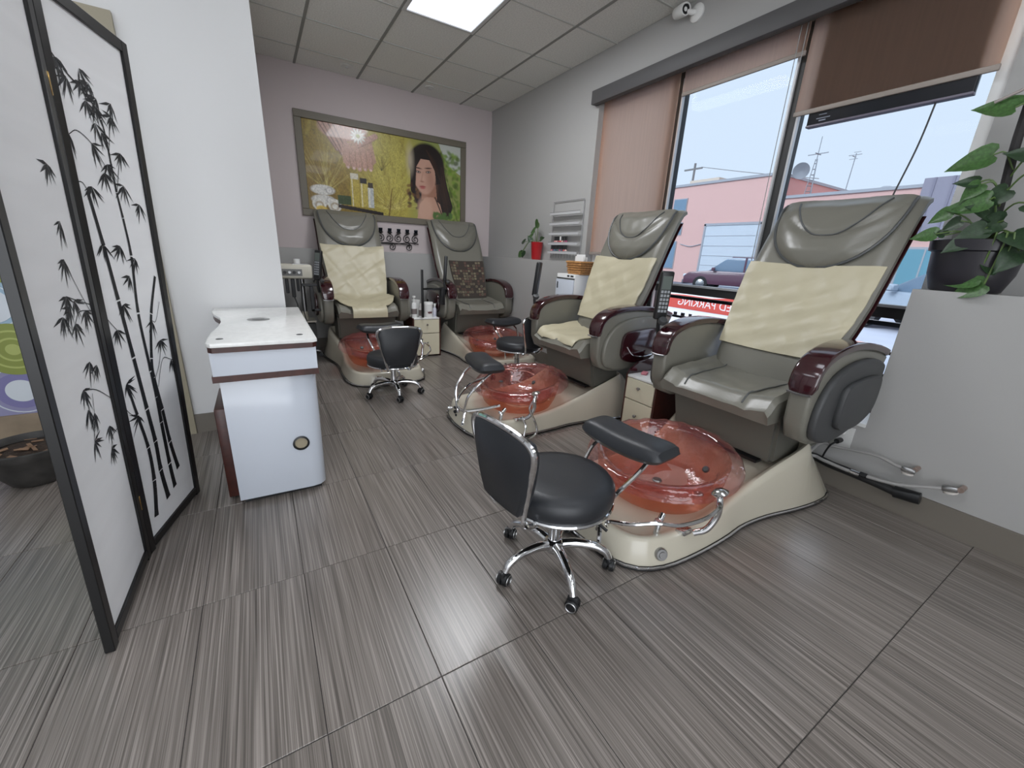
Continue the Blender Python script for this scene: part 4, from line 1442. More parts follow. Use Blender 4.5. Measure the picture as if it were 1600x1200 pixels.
bottle('lotion_bottle', 'tall white pump lotion bottle at the left of the cabinet top', [(0, 0), (0.03, 0), (0.032, 0.01), (0.032, 0.13), (0.024, 0.16), (0.012, 0.168), (0.012, 0.18)], [(0.0, 0.18), (0.014, 0.18), (0.014, 0.20), (0.006, 0.205), (0.006, 0.22), (0.018, 0.222), (0.018, 0.24), (0, 0.242)], (1.452, 4.51, 0.45), WHITEM, PAPER, (0.04, 0.10), 0.032)
bottle('cream_jar', 'white tub behind the pump bottles on the cabinet', [(0, 0), (0.045, 0), (0.047, 0.01), (0.047, 0.14), (0.045, 0.15)], [(0.0, 0.15), (0.049, 0.15), (0.049, 0.178), (0.045, 0.182), (0, 0.182)], (1.515, 4.64, 0.45), WHITEM, PAPER)
bottle('lotion_bottle', 'slim white bottle with grey label on the cabinet', [(0, 0), (0.022, 0), (0.023, 0.01), (0.023, 0.10), (0.012, 0.118), (0.010, 0.13)], [(0.0, 0.13), (0.012, 0.13), (0.010, 0.158), (0, 0.16)], (1.527, 4.50, 0.45), WHITEM, PAPER, (0.02, 0.085), 0.023)
jr = bottle('cream_jar', 'large white tub with dark label mark on the cabinet', [(0, 0), (0.047, 0), (0.050, 0.01), (0.050, 0.13), (0.047, 0.14)], [(0.0, 0.14), (0.052, 0.14), (0.052, 0.165), (0.048, 0.17), (0, 0.17)], (1.622, 4.51, 0.45), WHITEM, PAPER)
V, F = [], []
for i in range(9):
    a = -PI / 2 - 0.5 + i * 0.125
    V += [(0.0512 * math.cos(a), 0.0512 * math.sin(a), 0.045 + 0.008 * math.sin(i * 2.1)), (0.0512 * math.cos(a), 0.0512 * math.sin(a), 0.068 + 0.006 * math.cos(i * 1.7))]
for i in range(8):
    F.append((2 * i, 2 * i + 2, 2 * i + 3, 2 * i + 1))
pd('label_mark', V, F, mat('maroon_mark', (92, 50, 52), 0.6), jr)
bottle('lotion_bottle', 'small pale bottle at the right end of the cabinet top', [(0, 0), (0.02, 0), (0.021, 0.01), (0.021, 0.09), (0.012, 0.105), (0.010, 0.115)], [(0.0, 0.115), (0.012, 0.115), (0.012, 0.15), (0, 0.152)], (1.70, 4.52, 0.45), mat('pale_lilac_plastic', (200, 200, 212), 0.4), PAPER)
t = thing('blue_cup', 'blue rimmed white cup on the cabinet between the window chairs', 'cup', (2.25, 1.70, 0.43))
lathe('body', [(0, 0), (0.034, 0), (0.036, 0.005), (0.037, 0.03)], mat('slate_blue', (72, 86, 108), 0.4), t, 20)
lathe('rim', [(0.037, 0.03), (0.037, 0.055), (0.033, 0.055), (0.033, 0.03)], PAPER, t, 20)
tag(box('pink_sponge', (-0.03, -0.02, 0), (0.03, 0.02, 0.018), mat('pink_foam', (206, 130, 140), 0.9, bump=(90, 0.5)), bev=0.006, loc=(2.22, 1.83, 0.43), rot=(0, 0, 0.5)), 'small pink sponge on the cabinet between the window chairs', 'sponge')

# ================================================================== MANICURE DESK
dk = thing('manicure_desk', 'white manicure desk with burgundy trim against the white wall block', 'desk', (-0.02, 2.5, 0))
top = [(-0.20, -0.535), (-0.188, -0.33), (-0.188, -0.15), (-0.198, 0.02), (-0.212, 0.16), (-0.235, 0.36), (-0.24, 0.53), (0.215, 0.53), (0.207, -0.52), (0.195, -0.545), (-0.185, -0.545)]
top = [(-0.198, -0.52), (-0.20, -0.40), (-0.196, -0.28), (-0.180, -0.12), (-0.176, 0.02), (-0.188, 0.16), (-0.225, 0.30), (-0.240, 0.40), (-0.242, 0.53), (0.215, 0.53), (0.207, -0.525), (0.190, -0.54), (-0.182, -0.54)]
prism('desk_top', top, 'z', 0.768, 0.785, STONE, dk, bev=0.003, seg=2)
prism('top_trim', [(x * 0.985, y * 0.985) for x, y in top], 'z', 0.745, 0.768, DKWOOD, dk, smooth=False)
box('apron', (-0.192, -0.520, 0.645), (0.200, 0.515, 0.745), WHITE, dk)
box('apron_trim', (-0.196, -0.524, 0.618), (0.203, 0.519, 0.645), DKWOOD, dk)
body = [(-0.178, -0.475), (0.13, -0.485), (0.165, -0.478), (0.188, -0.455), (0.196, -0.42), (0.196, -0.05), (-0.178, -0.05)]
prism('pedestal', body, 'z', 0.025, 0.618, WHITE, dk, bev=0.004, seg=2, smooth=True)
box('pedestal_side', (-0.225, -0.40, 0.015), (-0.1785, -0.06, 0.46), DKWOOD, dk, bev=0.003)
box('foot', (-0.16, -0.45, 0.0), (0.17, -0.07, 0.025), BLACK, dk)
box('leg_panel', (-0.19, 0.46, 0.0), (0.19, 0.50, 0.618), WHITE, dk, bev=0.004)
fr = lathe('cable_port_ring', [(0.027, 0.0), (0.035, 0.0), (0.036, 0.006), (0.028, 0.008), (0.027, 0.0)], BLACK, dk, 28, loc=(0.098, -0.4845, 0.272), rot=(PI / 2, 0, 0), cap=False)
lathe('cable_port', [(0.0, 0.0005), (0.027, 0.001)], mat('port_inside', (150, 140, 118), 0.7), dk, 24, loc=(0.098, -0.4845, 0.272), rot=(PI / 2, 0, 0))
lathe('vent_plate', [(0.0, 0.0016), (0.052, 0.0015), (0.054, 0.0)], STEEL, dk, 30, loc=(-0.012, 0.06, 0.785))
v, f = lathe_data([(0.0, 0.003), (0.03, 0.002)], 16)
pd('vent_fan', v, f, mat('vent_dark', (120, 120, 118), 0.4), dk, loc=(-0.012, 0.06, 0.7862))
for x, y in ((-0.155, -0.44), (0.146, -0.43)):
    lathe('grommet', [(0.0, 0.0012), (0.013, 0.0012), (0.014, 0.0)], CHAR, dk, 18, loc=(x, y, 0.785))

# ================================================================== FOLDING SCREEN
scn = thing('folding_screen', 'black framed folding screen printed with ink bamboo on white panels', 'folding screen', (-0.50, 1.815, 0.0), rot=(0, 0.033, 0))
RICE = mat_translucent('rice_paper', (244, 244, 245), 0.10, noise=(1.4, (1, 1, 9), 0.025))
SH = 1.845
N_, M_, F_ = Vector((-0.010, -0.46, 0)), Vector((0, 0, 0)), Vector((0.115, 0.445, 0))


def leaf2d(cx, cz, ang, L, W):
    return [(cx, cz), (cx + math.cos(ang) * L * 0.35 - math.sin(ang) * W, cz + math.sin(ang) * L * 0.35 + math.cos(ang) * W),
            (cx + math.cos(ang) * L, cz + math.sin(ang) * L), (cx + math.cos(ang) * L * 0.35 + math.sin(ang) * W, cz + math.sin(ang) * L * 0.35 - math.cos(ang) * W)]


def panel(P, Q, stalks, clusters, twigs, seed):
    e = (Q - P)
    W = e.length
    e.normalize()
    nn = Vector((e.y, -e.x, 0))        # towards the room (+x side)
    if nn.x < 0:
        nn = -nn
    rz = math.atan2(e.y, e.x)
    root = box('panel_frame', (0.002, -0.012, 0.0), (0.037, 0.012, SH), SCREENBLK, scn, bev=0.002, seg=1, loc=P, rot=(0, 0, rz))
    boxes('frame_rail', [((W - 0.037, -0.012, 0.0), (W - 0.002, 0.012, SH)), ((0.037, -0.012, 0.012), (W - 0.037, 0.012, 0.045)), ((0.037, -0.012, SH - 0.036), (W - 0.037, 0.012, SH))], SCREENBLK, root, bev=0.002)
    box('paper_panel', (0.037, -0.003, 0.045), (W - 0.037, 0.003, SH - 0.036), RICE, root)
    yy = -0.0042                        # local -y faces the room
    rs = random.Random(seed)
    V, F = [], []

    def addpoly(pts, y):
        o = len(V)
        V.extend([(a, y, b) for a, b in pts])
        F.append(tuple(range(o, o + len(pts))))
    def flush(nm):
        if not V:
            return
        for i in range(len(V)):
            x, y, z = V[i]
            V[i] = (min(W - 0.038, max(0.038, x)), y, z)
        pd(nm, V, F, INK, root, smooth=False)
        V.clear()
        F.clear()
    for st, w0, w1 in stalks:
        pts = [(u * W, z) for u, z in st]
        c = [(p.x, p.z) for p in catmull([(a, 0, b) for a, b in pts], 5)]
        n = len(c)
        tot = 0
        for i in range(n - 1):
            (x0, z0), (x1, z1) = c[i], c[i + 1]
            d = Vector((x1 - x0, z1 - z0))
            if d.length < 1e-6:
                continue
            q = Vector((-d.y, d.x)).normalized()
            wa, wb = w0 + (w1 - w0) * i / (n - 1), w0 + (w1 - w0) * (i + 1) / (n - 1)
            a, b = Vector((x0, z0)), Vector((x1, z1))
            if i % 5 == 4:
                b = a.lerp(b, 0.86)
                wb *= 1.15
            addpoly([tuple(a + q * wa), tuple(b + q * wb), tuple(b - q * wb), tuple(a - q * wa)], yy)
        flush('bamboo_stalk')
    for tw in twigs:
        c = [(p.x, p.z) for p in catmull([(u * W, 0, z) for u, z in tw], 4)]
        for i in range(len(c) - 1):
            a, b = Vector(c[i]), Vector(c[i + 1])
            q = Vector((-(b - a).y, (b - a).x))
            if q.length < 1e-7:
                continue
            q = q.normalized() * 0.0013
            addpoly([tuple(a + q), tuple(b + q), tuple(b - q), tuple(a - q)], yy)
        flush('bamboo_twig')
    for (u, z) in clusters:
        k = rs.randint(5, 7)
        base = -PI / 2 + rs.uniform(-0.75, 0.75)
        for i in range(k):
            a = base + (i - (k - 1) / 2) * 0.40 + rs.uniform(-0.18, 0.18)
            L = rs.uniform(0.055, 0.092) * (1.0 - 0.08 * abs(i - (k - 1) / 2))
            addpoly(leaf2d(min(W - 0.035, max(0.035, u * W)), z, a, L, rs.uniform(0.0036, 0.0054)), yy - 0.0002 * (i % 3))
        flush('bamboo_leaves')
    return root


ST_A = [(0.181, 1.305), (0.234, 1.142), (0.278, 0.961), (0.326, 0.749), (0.371, 0.539), (0.401, 0.396), (0.40, 0.268), (0.439, 0.126)]
ST_B = [(0.541, 1.24), (0.557, 1.109), (0.505, 0.902), (0.532, 0.672), (0.546, 0.563), (0.545, 0.452), (0.555, 0.259), (0.576, 0.143)]
ST_C = [(0.863, 1.032), (0.693, 0.889), (0.575, 0.72), (0.56, 0.643), (0.599, 0.498), (0.628, 0.346), (0.69, 0.205)]
ST_D = [(0.173, 0.672), (0.226, 0.539), (0.284, 0.394), (0.275, 0.253), (0.206, 0.106)]
ST_T = [(0.07, 1.678), (0.184, 1.638), (0.364, 1.599), (0.494, 1.544), (0.516, 1.403), (0.52, 1.323), (0.541, 1.24)]
CL2 = [(0.139, 1.659), (0.198, 1.62), (0.349, 1.665), (0.336, 1.629), (0.425, 1.637), (0.35, 1.58), (0.48, 1.603), (0.446, 1.575), (0.654, 1.611), (0.623, 1.569), (0.41, 1.525), (0.464, 1.504), (0.111, 1.461), (0.327, 1.458), (0.661, 1.459), (0.467, 1.409), (0.409, 1.379), (0.23, 1.326), (0.625, 1.353), (0.807, 1.298), (0.227, 1.152), (0.431, 1.146), (0.598, 1.104), (0.481, 1.042), (0.325, 0.947), (0.185, 0.868), (0.685, 0.864), (0.763, 0.779), (0.892, 0.683), (0.165, 0.673), (0.243, 0.536)]
CL1 = [(0.736, 1.354), (0.73, 1.21), (0.657, 1.109), (0.571, 1.011), (0.665, 0.994), (0.579, 0.981), (0.462, 0.962), (0.616, 0.933), (0.809, 0.957), (0.693, 0.811), (0.796, 0.789), (0.498, 0.747), (0.504, 0.687), (0.587, 0.663), (0.778, 0.585), (0.485, 0.588), (0.734, 0.514)]
TW2 = [[(0.111, 1.461), (0.2, 1.48), (0.327, 1.458), (0.42, 1.41), (0.52, 1.36)], [(0.08, 1.33), (0.15, 1.33), (0.20, 1.29)], [(0.185, 0.868), (0.09, 0.92), (0.07, 0.96)], [(0.685, 0.864), (0.75, 0.86), (0.86, 0.93)], [(0.892, 0.683), (0.75, 0.70), (0.60, 0.60)], [(0.243, 0.536), (0.15, 0.56), (0.08, 0.6)], [(0.763, 0.779), (0.70, 0.70), (0.58, 0.64)], [(0.654, 1.611), (0.60, 1.55), (0.52, 1.45)], [(0.661, 1.459), (0.60, 1.40), (0.53, 1.33)]]
TW1 = [[(0.657, 1.109), (0.78, 1.02), (0.93, 0.93)], [(0.571, 1.011), (0.7, 0.995), (0.92, 0.97)], [(0.616, 0.933), (0.72, 0.96), (0.92, 0.95)], [(0.498, 0.747), (0.70, 0.72), (0.92, 0.66)], [(0.587, 0.663), (0.62, 0.72)], [(0.485, 0.588), (0.55, 0.64)], [(0.734, 0.514), (0.80, 0.545), (0.92, 0.55)]]
pA = panel(N_, M_, [], CL1, TW1, 5)
pB = panel(M_, F_, [(ST_A, 0.0075, 0.0145), (ST_B, 0.0060, 0.014), (ST_C, 0.0075, 0.013), (ST_D, 0.0060, 0.014), (ST_T, 0.0018, 0.006)], CL2, TW2, 9)
for z in (1.575, 0.23):
    boxes('hinge', [((0.008, -0.007, z - 0.03), (0.013, 0.007, z + 0.03))], BRASS, scn, bev=0.002)
boxes('hinge', [((0.112, 0.436, 1.545), (0.124, 0.447, 1.605))], BRASS, scn, bev=0.002)

# floor pot behind the screen
t = thing('floor_pot', 'low dark stone-look pot of dry soil on the floor behind the screen', 'pot', (-1.055, 2.72, 0))
lathe('pot', [(0.0, 0.0), (0.085, 0.0), (0.10, 0.01), (0.135, 0.07), (0.16, 0.15), (0.172, 0.165), (0.175, 0.195), (0.165, 0.198), (0.155, 0.185), (0.15, 0.165)], mat('dark_stone_pot', (50, 48, 46), 0.6, noise=(18, 0.4)), t, 40, cap=False)
lathe('soil', [(0.155, 0.160), (0.10, 0.172), (0.0, 0.176)], SOIL, t, 24)
rs = random.Random(3)
for k in range(14):
    a, r = rs.uniform(0, 2 * PI), rs.uniform(0, 0.12)
    box('dry_leaf', (-0.02, -0.007, 0), (0.02, 0.007, 0.003), mat('dry_leaf_brown', (128, 100, 78), 0.8), t, loc=(r * math.cos(a), r * math.sin(a), 0.174 + rs.uniform(0, 0.01)), rot=(rs.uniform(-0.4, 0.4), rs.uniform(-0.4, 0.4), rs.uniform(0, 6)))


# ================================================================== POSTER
def paint_poster(W=420, H=208):
    S, T = np.meshgrid((np.arange(W) + 0.5) / W, (np.arange(H) + 0.5) / H)
    X, Y = S * 1.92, T * 0.95          # aspect-true coords
    rng = np.random.default_rng(5)
    img = np.zeros((H, W, 3))

    def C(*c):
        return np.array(lin(c))

    def blend(mask, col):
        nonlocal img
        col = np.asarray(col)
        img = img * (1 - mask[..., None]) + col * mask[..., None]

    def soft(d, w):
        return np.clip(0.5 - d / w, 0, 1)

    def ell(cx, cy, rx, ry, w=0.02, rot=0.0):
        c, s = math.cos(rot), math.sin(rot)
        dx, dy = X - cx, Y - cy
        a, b = (dx * c + dy * s) / rx, (-dx * s + dy * c) / ry
        return soft((np.sqrt(a * a + b * b) - 1) * min(rx, ry), w)

    def cap(x0, y0, x1, y1, r0, r1=None, w=0.01):
        r1 = r0 if r1 is None else r1
        d = np.array([x1 - x0, y1 - y0])
        L = d @ d
        t_ = np.clip(((X - x0) * d[0] + (Y - y0) * d[1]) / L, 0, 1)
        dist = np.hypot(X - (x0 + t_ * d[0]), Y - (y0 + t_ * d[1]))
        return soft(dist - (r0 + (r1 - r0) * t_), w)

    def poly(pts, w=None):
        m = np.zeros_like(X, bool)
        n = len(pts)
        for i in range(n):
            (x0, y0), (x1, y1) = pts[i], pts[(i + 1) % n]
            if y0 == y1:
                continue
            c = ((Y >= min(y0, y1)) & (Y < max(y0, y1)) & (X < (x1 - x0) * (Y - y0) / (y1 - y0) + x0))
            m ^= c
        return m.astype(float)
    # golden meadow background
    img[:] = C(150, 128, 40)
    blend(np.clip((X - 0.1) / 1.0, 0, 1) * 0.6, C(182, 168, 62))
    blend(ell(1.0, 0.35, 0.5, 0.6, 0.6) * 0.6, C(206, 198, 110))
    blend(ell(0.25, 0.75, 0.45, 0.4, 0.4) * 0.6, C(126, 92, 30))
    blend(np.clip((X - 1.15) / 0.3, 0, 1), C(150, 160, 90))
    for k in range(150):
        cx, cy = 0.96 + rng.normal(0, 0.05), 0.86
        a = rng.uniform(-PI, 0) if k < 90 else rng.uniform(-2.6, -0.5)
        L = rng.uniform(0.25, 0.75)
        if k >= 90:
            cx, cy = 0.22 + rng.normal(0, 0.03), 0.72
            L = rng.uniform(0.2, 0.65)
        col = C(226, 214, 130) if rng.random() < 0.6 else C(120, 98, 34)
        blend(cap(cx, cy, cx + L * math.cos(a), cy + L * math.sin(a), 0.004, 0.0015, 0.008) * rng.uniform(0.15, 0.55), col)
    for k in range(160):
        x, y = rng.uniform(0, 1.2), rng.uniform(0, 0.95)
        a = rng.uniform(-2.2, -0.9)
        L = rng.uniform(0.08, 0.3)
        col = (C(214, 200, 96), C(106, 82, 24), C(168, 150, 48), C(84, 66, 20))[k % 4]
        blend(cap(x, y, x + L * math.cos(a), y + L * math.sin(a), 0.012, 0.003, 0.03) * rng.uniform(0.1, 0.35), col)
    blend(cap(0.98, 0.62, 0.93, 0.95, 0.006, 0.008), C(110, 84, 30))
    for a in (-2.3, -1.9, -1.5, -1.1, -0.8):
        blend(cap(0.86, 0.42, 0.86 + 0.16 * math.cos(a), 0.42 + 0.16 * math.sin(a), 0.004, 0.002) * 0.7, C(70, 66, 24))
    # hands with a daisy
    skin, skd = C(196, 154, 136), C(132, 94, 80)
    blend(ell(0.44, 0.05, 0.27, 0.12, 0.02), skin)
    for (x0, y0, x1, y1) in ((0.20, 0.0, 0.36, 0.26), (0.25, 0.0, 0.41, 0.30), (0.31, 0.0, 0.46, 0.33), (0.36, 0.0, 0.52, 0.34)):
        blend(cap(x0, y0, x1, y1, 0.036, 0.022), skd)
        blend(cap(x0 + 0.008, y0, x1 + 0.008, y1 - 0.008, 0.030, 0.017), skin)
        blend(ell(x1 + 0.008, y1 - 0.006, 0.012, 0.018, 0.008, 0.3), C(224, 196, 188))
    blend(poly([(0.40, 0.20), (0.75, 0.10), (0.80, 0.34), (0.72, 0.42), (0.55, 0.43), (0.42, 0.40)]) * 0.9, skin)
    for k in range(5):
        x = 0.46 + 0.065 * k
        blend(cap(x, 0.24, x + 0.01, 0.44 - 0.01 * abs(k - 2), 0.028), skin)
        blend(cap(x + 0.03, 0.26, x + 0.04, 0.42, 0.003) * 0.8, skd)
        blend(ell(x + 0.01, 0.44, 0.014, 0.014, 0.008), C(220, 190, 182))
    blend(cap(0.60, 0.18, 0.80, 0.06, 0.034, 0.03), skin)
    blend(cap(0.60, 0.215, 0.80, 0.10, 0.004) * 0.8, skd)
    for k in range(12):
        a = k * PI / 6
        blend(ell(0.60 + 0.055 * math.cos(a), 0.09 + 0.05 * math.sin(a), 0.032, 0.012, 0.008, a), C(236, 236, 228))
    blend(ell(0.60, 0.09, 0.022, 0.02, 0.01), C(150, 158, 40))
    # towels, bottles and tray
    for (x, y) in ((0.17, 0.72), (0.17, 0.83)):
        blend(ell(x, y, 0.13, 0.055, 0.012), C(222, 220, 214))
        blend(ell(x + 0.07, y, 0.042, 0.04, 0.01), C(190, 188, 184))
        blend(ell(x + 0.07, y, 0.028, 0.026, 0.01), C(230, 228, 224))
    for x in (0.12, 0.29):
        blend(ell(x, 0.88, 0.075, 0.07, 0.01), C(230, 228, 220))
        blend(ell(x, 0.89, 0.05, 0.045, 0.01), C(184, 170, 148))
        blend(ell(x, 0.895, 0.03, 0.028, 0.01), C(232, 230, 222))
    blend(ell(0.14, 0.93, 0.06, 0.035, 0.01), C(222, 190, 90))
    blend(poly([(0.33, 0.76), (0.48, 0.76), (0.48, 0.86), (0.33, 0.86)]), C(58, 76, 40))
    blend(poly([(0.33, 0.86), (0.86, 0.91), (0.86, 0.95), (0.33, 0.90)]), C(34, 22, 22))
    for (x0, x1, y0, c, cc) in ((0.48, 0.58, 0.56, C(190, 170, 74), C(214, 208, 190)), (0.59, 0.68, 0.60, C(196, 178, 90), C(40, 36, 34)), (0.68, 0.75, 0.64, C(196, 200, 200), C(70, 60, 50))):
        blend(poly([(x0, y0), (x1, y0), (x1, 0.87), (x0, 0.87)]), c)
        blend(poly([(x0 + 0.012, y0), (x0 + 0.028, y0), (x0 + 0.028, 0.87), (x0 + 0.012, 0.87)]) * 0.6, C(240, 236, 210))
        blend(poly([(x0 + 0.006, y0 - 0.06), (x1 - 0.006, y0 - 0.06), (x1 - 0.006, y0), (x0 + 0.006, y0)]), cc)
    # greenery on the right
    blend(poly([(1.60, 0.0), (1.92, 0.0), (1.92, 0.35), (1.72, 0.25)]) * 0.9, C(206, 210, 206))
    for k in range(120):
        x, y = rng.uniform(1.62, 1.92), rng.uniform(0.1, 0.95)
        g = rng.uniform(0.6, 1.25)
        blend(ell(x, y, rng.uniform(0.015, 0.045), rng.uniform(0.01, 0.028), 0.02, rng.uniform(0, 3)) * 0.8, C(min(255, 112 * g), min(255, 142 * g), 52 * g))
    # woman: hair back, neck, shoulder, face, hair front
    hair, hair2 = C(30, 20, 18), C(64, 40, 30)
    blend(ell(1.44, 0.27, 0.24, 0.24, 0.03), hair)
    blend(poly([(1.22, 0.25), (1.66, 0.22), (1.72, 0.50), (1.80, 0.75), (1.76, 0.92), (1.62, 0.86), (1.56, 0.72), (1.30, 0.76), (1.22, 0.60)]), hair)
    for k in range(26):
        x, y = rng.uniform(1.18, 1.34), rng.uniform(0.5, 0.82)
        blend(ell(x, y, 0.03, 0.018, 0.012, rng.uniform(0, 3)) * 0.8, hair2 if k % 2 else C(120, 84, 50))
    for k in range(30):
        x0 = rng.uniform(1.56, 1.68)
        blend(cap(x0, rng.uniform(0.25, 0.5), x0 + rng.uniform(0.0, 0.16), rng.uniform(0.7, 0.95), 0.004, 0.003) * 0.6, hair2)
    blend(poly([(1.37, 0.55), (1.56, 0.50), (1.58, 0.70), (1.36, 0.70)]), C(168, 120, 98))
    blend(poly([(1.30, 0.95), (1.34, 0.76), (1.42, 0.67), (1.52, 0.66), (1.62, 0.74), (1.68, 0.95)]), C(202, 158, 136))
    blend(ell(1.41, 0.82, 0.10, 0.15, 0.05) * 0.8, C(216, 174, 152))
    blend(cap(1.55, 0.66, 1.67, 0.92, 0.008), hair)
    blend(ell(1.405, 0.405, 0.155, 0.215, 0.015, -0.10), C(206, 162, 142))
    blend(ell(1.37, 0.46, 0.05, 0.05, 0.08) * 0.5, C(220, 178, 158))
    blend(ell(1.415, 0.56, 0.085, 0.075, 0.03, -0.2), C(206, 162, 142))
    blend(ell(1.50, 0.47, 0.06, 0.15, 0.08, -0.15) * 0.55, C(164, 116, 98))
    for (x, y, r) in ((1.325, 0.375, 0.10), (1.46, 0.362, -0.12)):
        blend(ell(x, y - 0.045, 0.045, 0.008, 0.008, r), C(64, 40, 34))
        blend(ell(x, y, 0.034, 0.014, 0.008, r), C(70, 46, 40))
        blend(ell(x, y + 0.001, 0.020, 0.007, 0.006, r), C(214, 200, 192))
        blend(ell(x + 0.002, y, 0.009, 0.008, 0.005), C(40, 30, 30))
    blend(cap(1.39, 0.37, 1.365, 0.475, 0.006, 0.010) * 0.45, C(170, 122, 104))
    blend(ell(1.375, 0.485, 0.026, 0.009, 0.01) * 0.7, C(150, 98, 84))
    blend(ell(1.38, 0.545, 0.042, 0.012, 0.008, -0.05), C(166, 84, 82))
    blend(ell(1.382, 0.563, 0.034, 0.010, 0.008, -0.05), C(190, 108, 104))
    blend(poly([(1.24, 0.40), (1.27, 0.20), (1.36, 0.12), (1.50, 0.10), (1.62, 0.20), (1.64, 0.48), (1.57, 0.50), (1.55, 0.34), (1.48, 0.22), (1.36, 0.22), (1.30, 0.32), (1.285, 0.50), (1.25, 0.56)]), hair)
    for k in range(22):
        a = k / 22
        blend(cap(1.44, 0.11, 1.56 + 0.12 * a, 0.22 + 0.35 * a, 0.003, 0.003) * 0.35, hair2)
    blend(cap(1.285, 0.32, 1.26, 0.62, 0.016, 0.02), hair)
    blend(ell(1.22, 0.25, 0.04, 0.14, 0.06) * 0.7, C(220, 206, 180))
    for k in range(26):
        x, y = rng.uniform(1.52, 1.80), rng.uniform(0.84, 0.95)
        blend(ell(x, y, 0.03, 0.02, 0.012, rng.uniform(0, 3)) * 0.85, C(84, 118, 58))
    grain = rng.normal(0, 1, (H, W))
    for _ in range(2):
        grain = (grain + np.roll(grain, 1, 0) + np.roll(grain, 1, 1) + np.roll(grain, -1, 0)) / 4 * 1.6
    img = img * (0.80 + 0.10 * grain[..., None] * (X < 1.15)[..., None])
    return np.clip(img, 0, 1), W, H


pos = thing('framed_poster', 'wide taupe-framed spa poster with a dark-haired woman on the back wall', 'poster', (1.48, YB, 2.005))
PW, PH = 0.985, 0.515
boxes('frame', [((-PW, -0.028, PH - 0.072), (PW, -0.001, PH)), ((-PW, -0.028, -PH), (PW, -0.001, -PH + 0.072)), ((-PW, -0.028, -PH + 0.072), (-PW + 0.072, -0.001, PH - 0.072)), ((PW - 0.072, -0.028, -PH + 0.072), (PW, -0.001, PH - 0.072))], FRAMEM, pos, bev=0.004)
img, W_, H_ = paint_poster()
iw, ih = PW - 0.068, PH - 0.068
xs = np.linspace(-iw, iw, W_)
zs = np.linspace(ih, -ih, H_)
XX, ZZ = np.meshgrid(xs, zs)
co = np.stack([XX.ravel(), np.full(XX.size, -0.008), ZZ.ravel()], 1).astype(np.float32)
ii = np.arange(W_ * H_).reshape(H_, W_)
quads = np.stack([ii[:-1, :-1], ii[1:, :-1], ii[1:, 1:], ii[:-1, 1:]], -1).reshape(-1, 4)
me = bpy.data.meshes.new('printed_picture')
me.vertices.add(len(co))
me.vertices.foreach_set('co', co.ravel())
me.loops.add(quads.size)
me.loops.foreach_set('vertex_index', quads.ravel().astype(np.int32))
me.polygons.add(len(quads))
me.polygons.foreach_set('loop_start', np.arange(0, quads.size, 4, dtype=np.int32))
me.update(calc_edges=True)
at_ = me.color_attributes.new('print', 'FLOAT_COLOR', 'POINT')
at_.data.foreach_set('color', np.concatenate([img.reshape(-1, 3), np.ones((W_ * H_, 1))], 1).astype(np.float32).ravel())
link('printed_picture', me, mat_attr('poster_print', 0.28, 0.2), pos)

# ------------------------------------------------------------------ wrought iron candle holder under the poster
sc = thing('candle_sconce', 'black wrought iron scroll candle holder on the wall under the poster', 'candle holder', (1.50, YB, 1.28))


def spiral(cx, cz, r, a0, turns, cw=1):
    pts = []
    for k in range(int(22 * turns) + 1):
        f = k / (22 * turns)
        a = a0 + cw * 2 * PI * turns * f
        rr = r * (1 - 0.8 * f)
        pts.append((cx + rr * math.cos(a), -0.02, cz + rr * math.sin(a)))
    return pts


mb = []
for x in (-0.28, -0.17, -0.06, 0.05, 0.16, 0.27):
    mb.append(tube_data(spiral(x, 0.025, 0.05, PI / 2, 1.6, 1 if x > 0 else -1), 0.005, 6))
for x in (-0.22, -0.03, 0.18):
    mb.append(tube_data(spiral(x, -0.075, 0.045, PI / 2, 1.5, -1), 0.005, 6))
mb.append(tube_data(catmull([(-0.33, -0.02, -0.01), (-0.2, -0.02, -0.035), (0, -0.02, -0.04), (0.18, -0.02, -0.02), (0.31, -0.02, -0.03)], 6), 0.006, 6))
mb.append(tube_data(catmull([(-0.30, -0.02, -0.06), (-0.12, -0.02, -0.03), (0.05, -0.02, -0.035), (0.22, -0.02, -0.05)], 6), 0.005, 6))
multi('scroll_work', mb, IRON, sc)
for x in (-0.28, -0.17, -0.06, 0.05, 0.16, 0.27):
    lathe('candle_cup', [(0.0, 0.0), (0.012, 0.0), (0.03, 0.012), (0.03, 0.018), (0.0, 0.016)], IRON, sc, 14, loc=(x, -0.045, 0.078))
    lathe('glass_cup', [(0.02, 0.018), (0.024, 0.06), (0.023, 0.06), (0.019, 0.018)], MATS['window_glass'], sc, 14, loc=(x, -0.045, 0.078), cap=False)
boxes('wall_stay', [((-0.2, -0.025, -0.045), (-0.19, -0.001, -0.03)), ((0.19, -0.025, -0.045), (0.2, -0.001, -0.03))], IRON, sc)

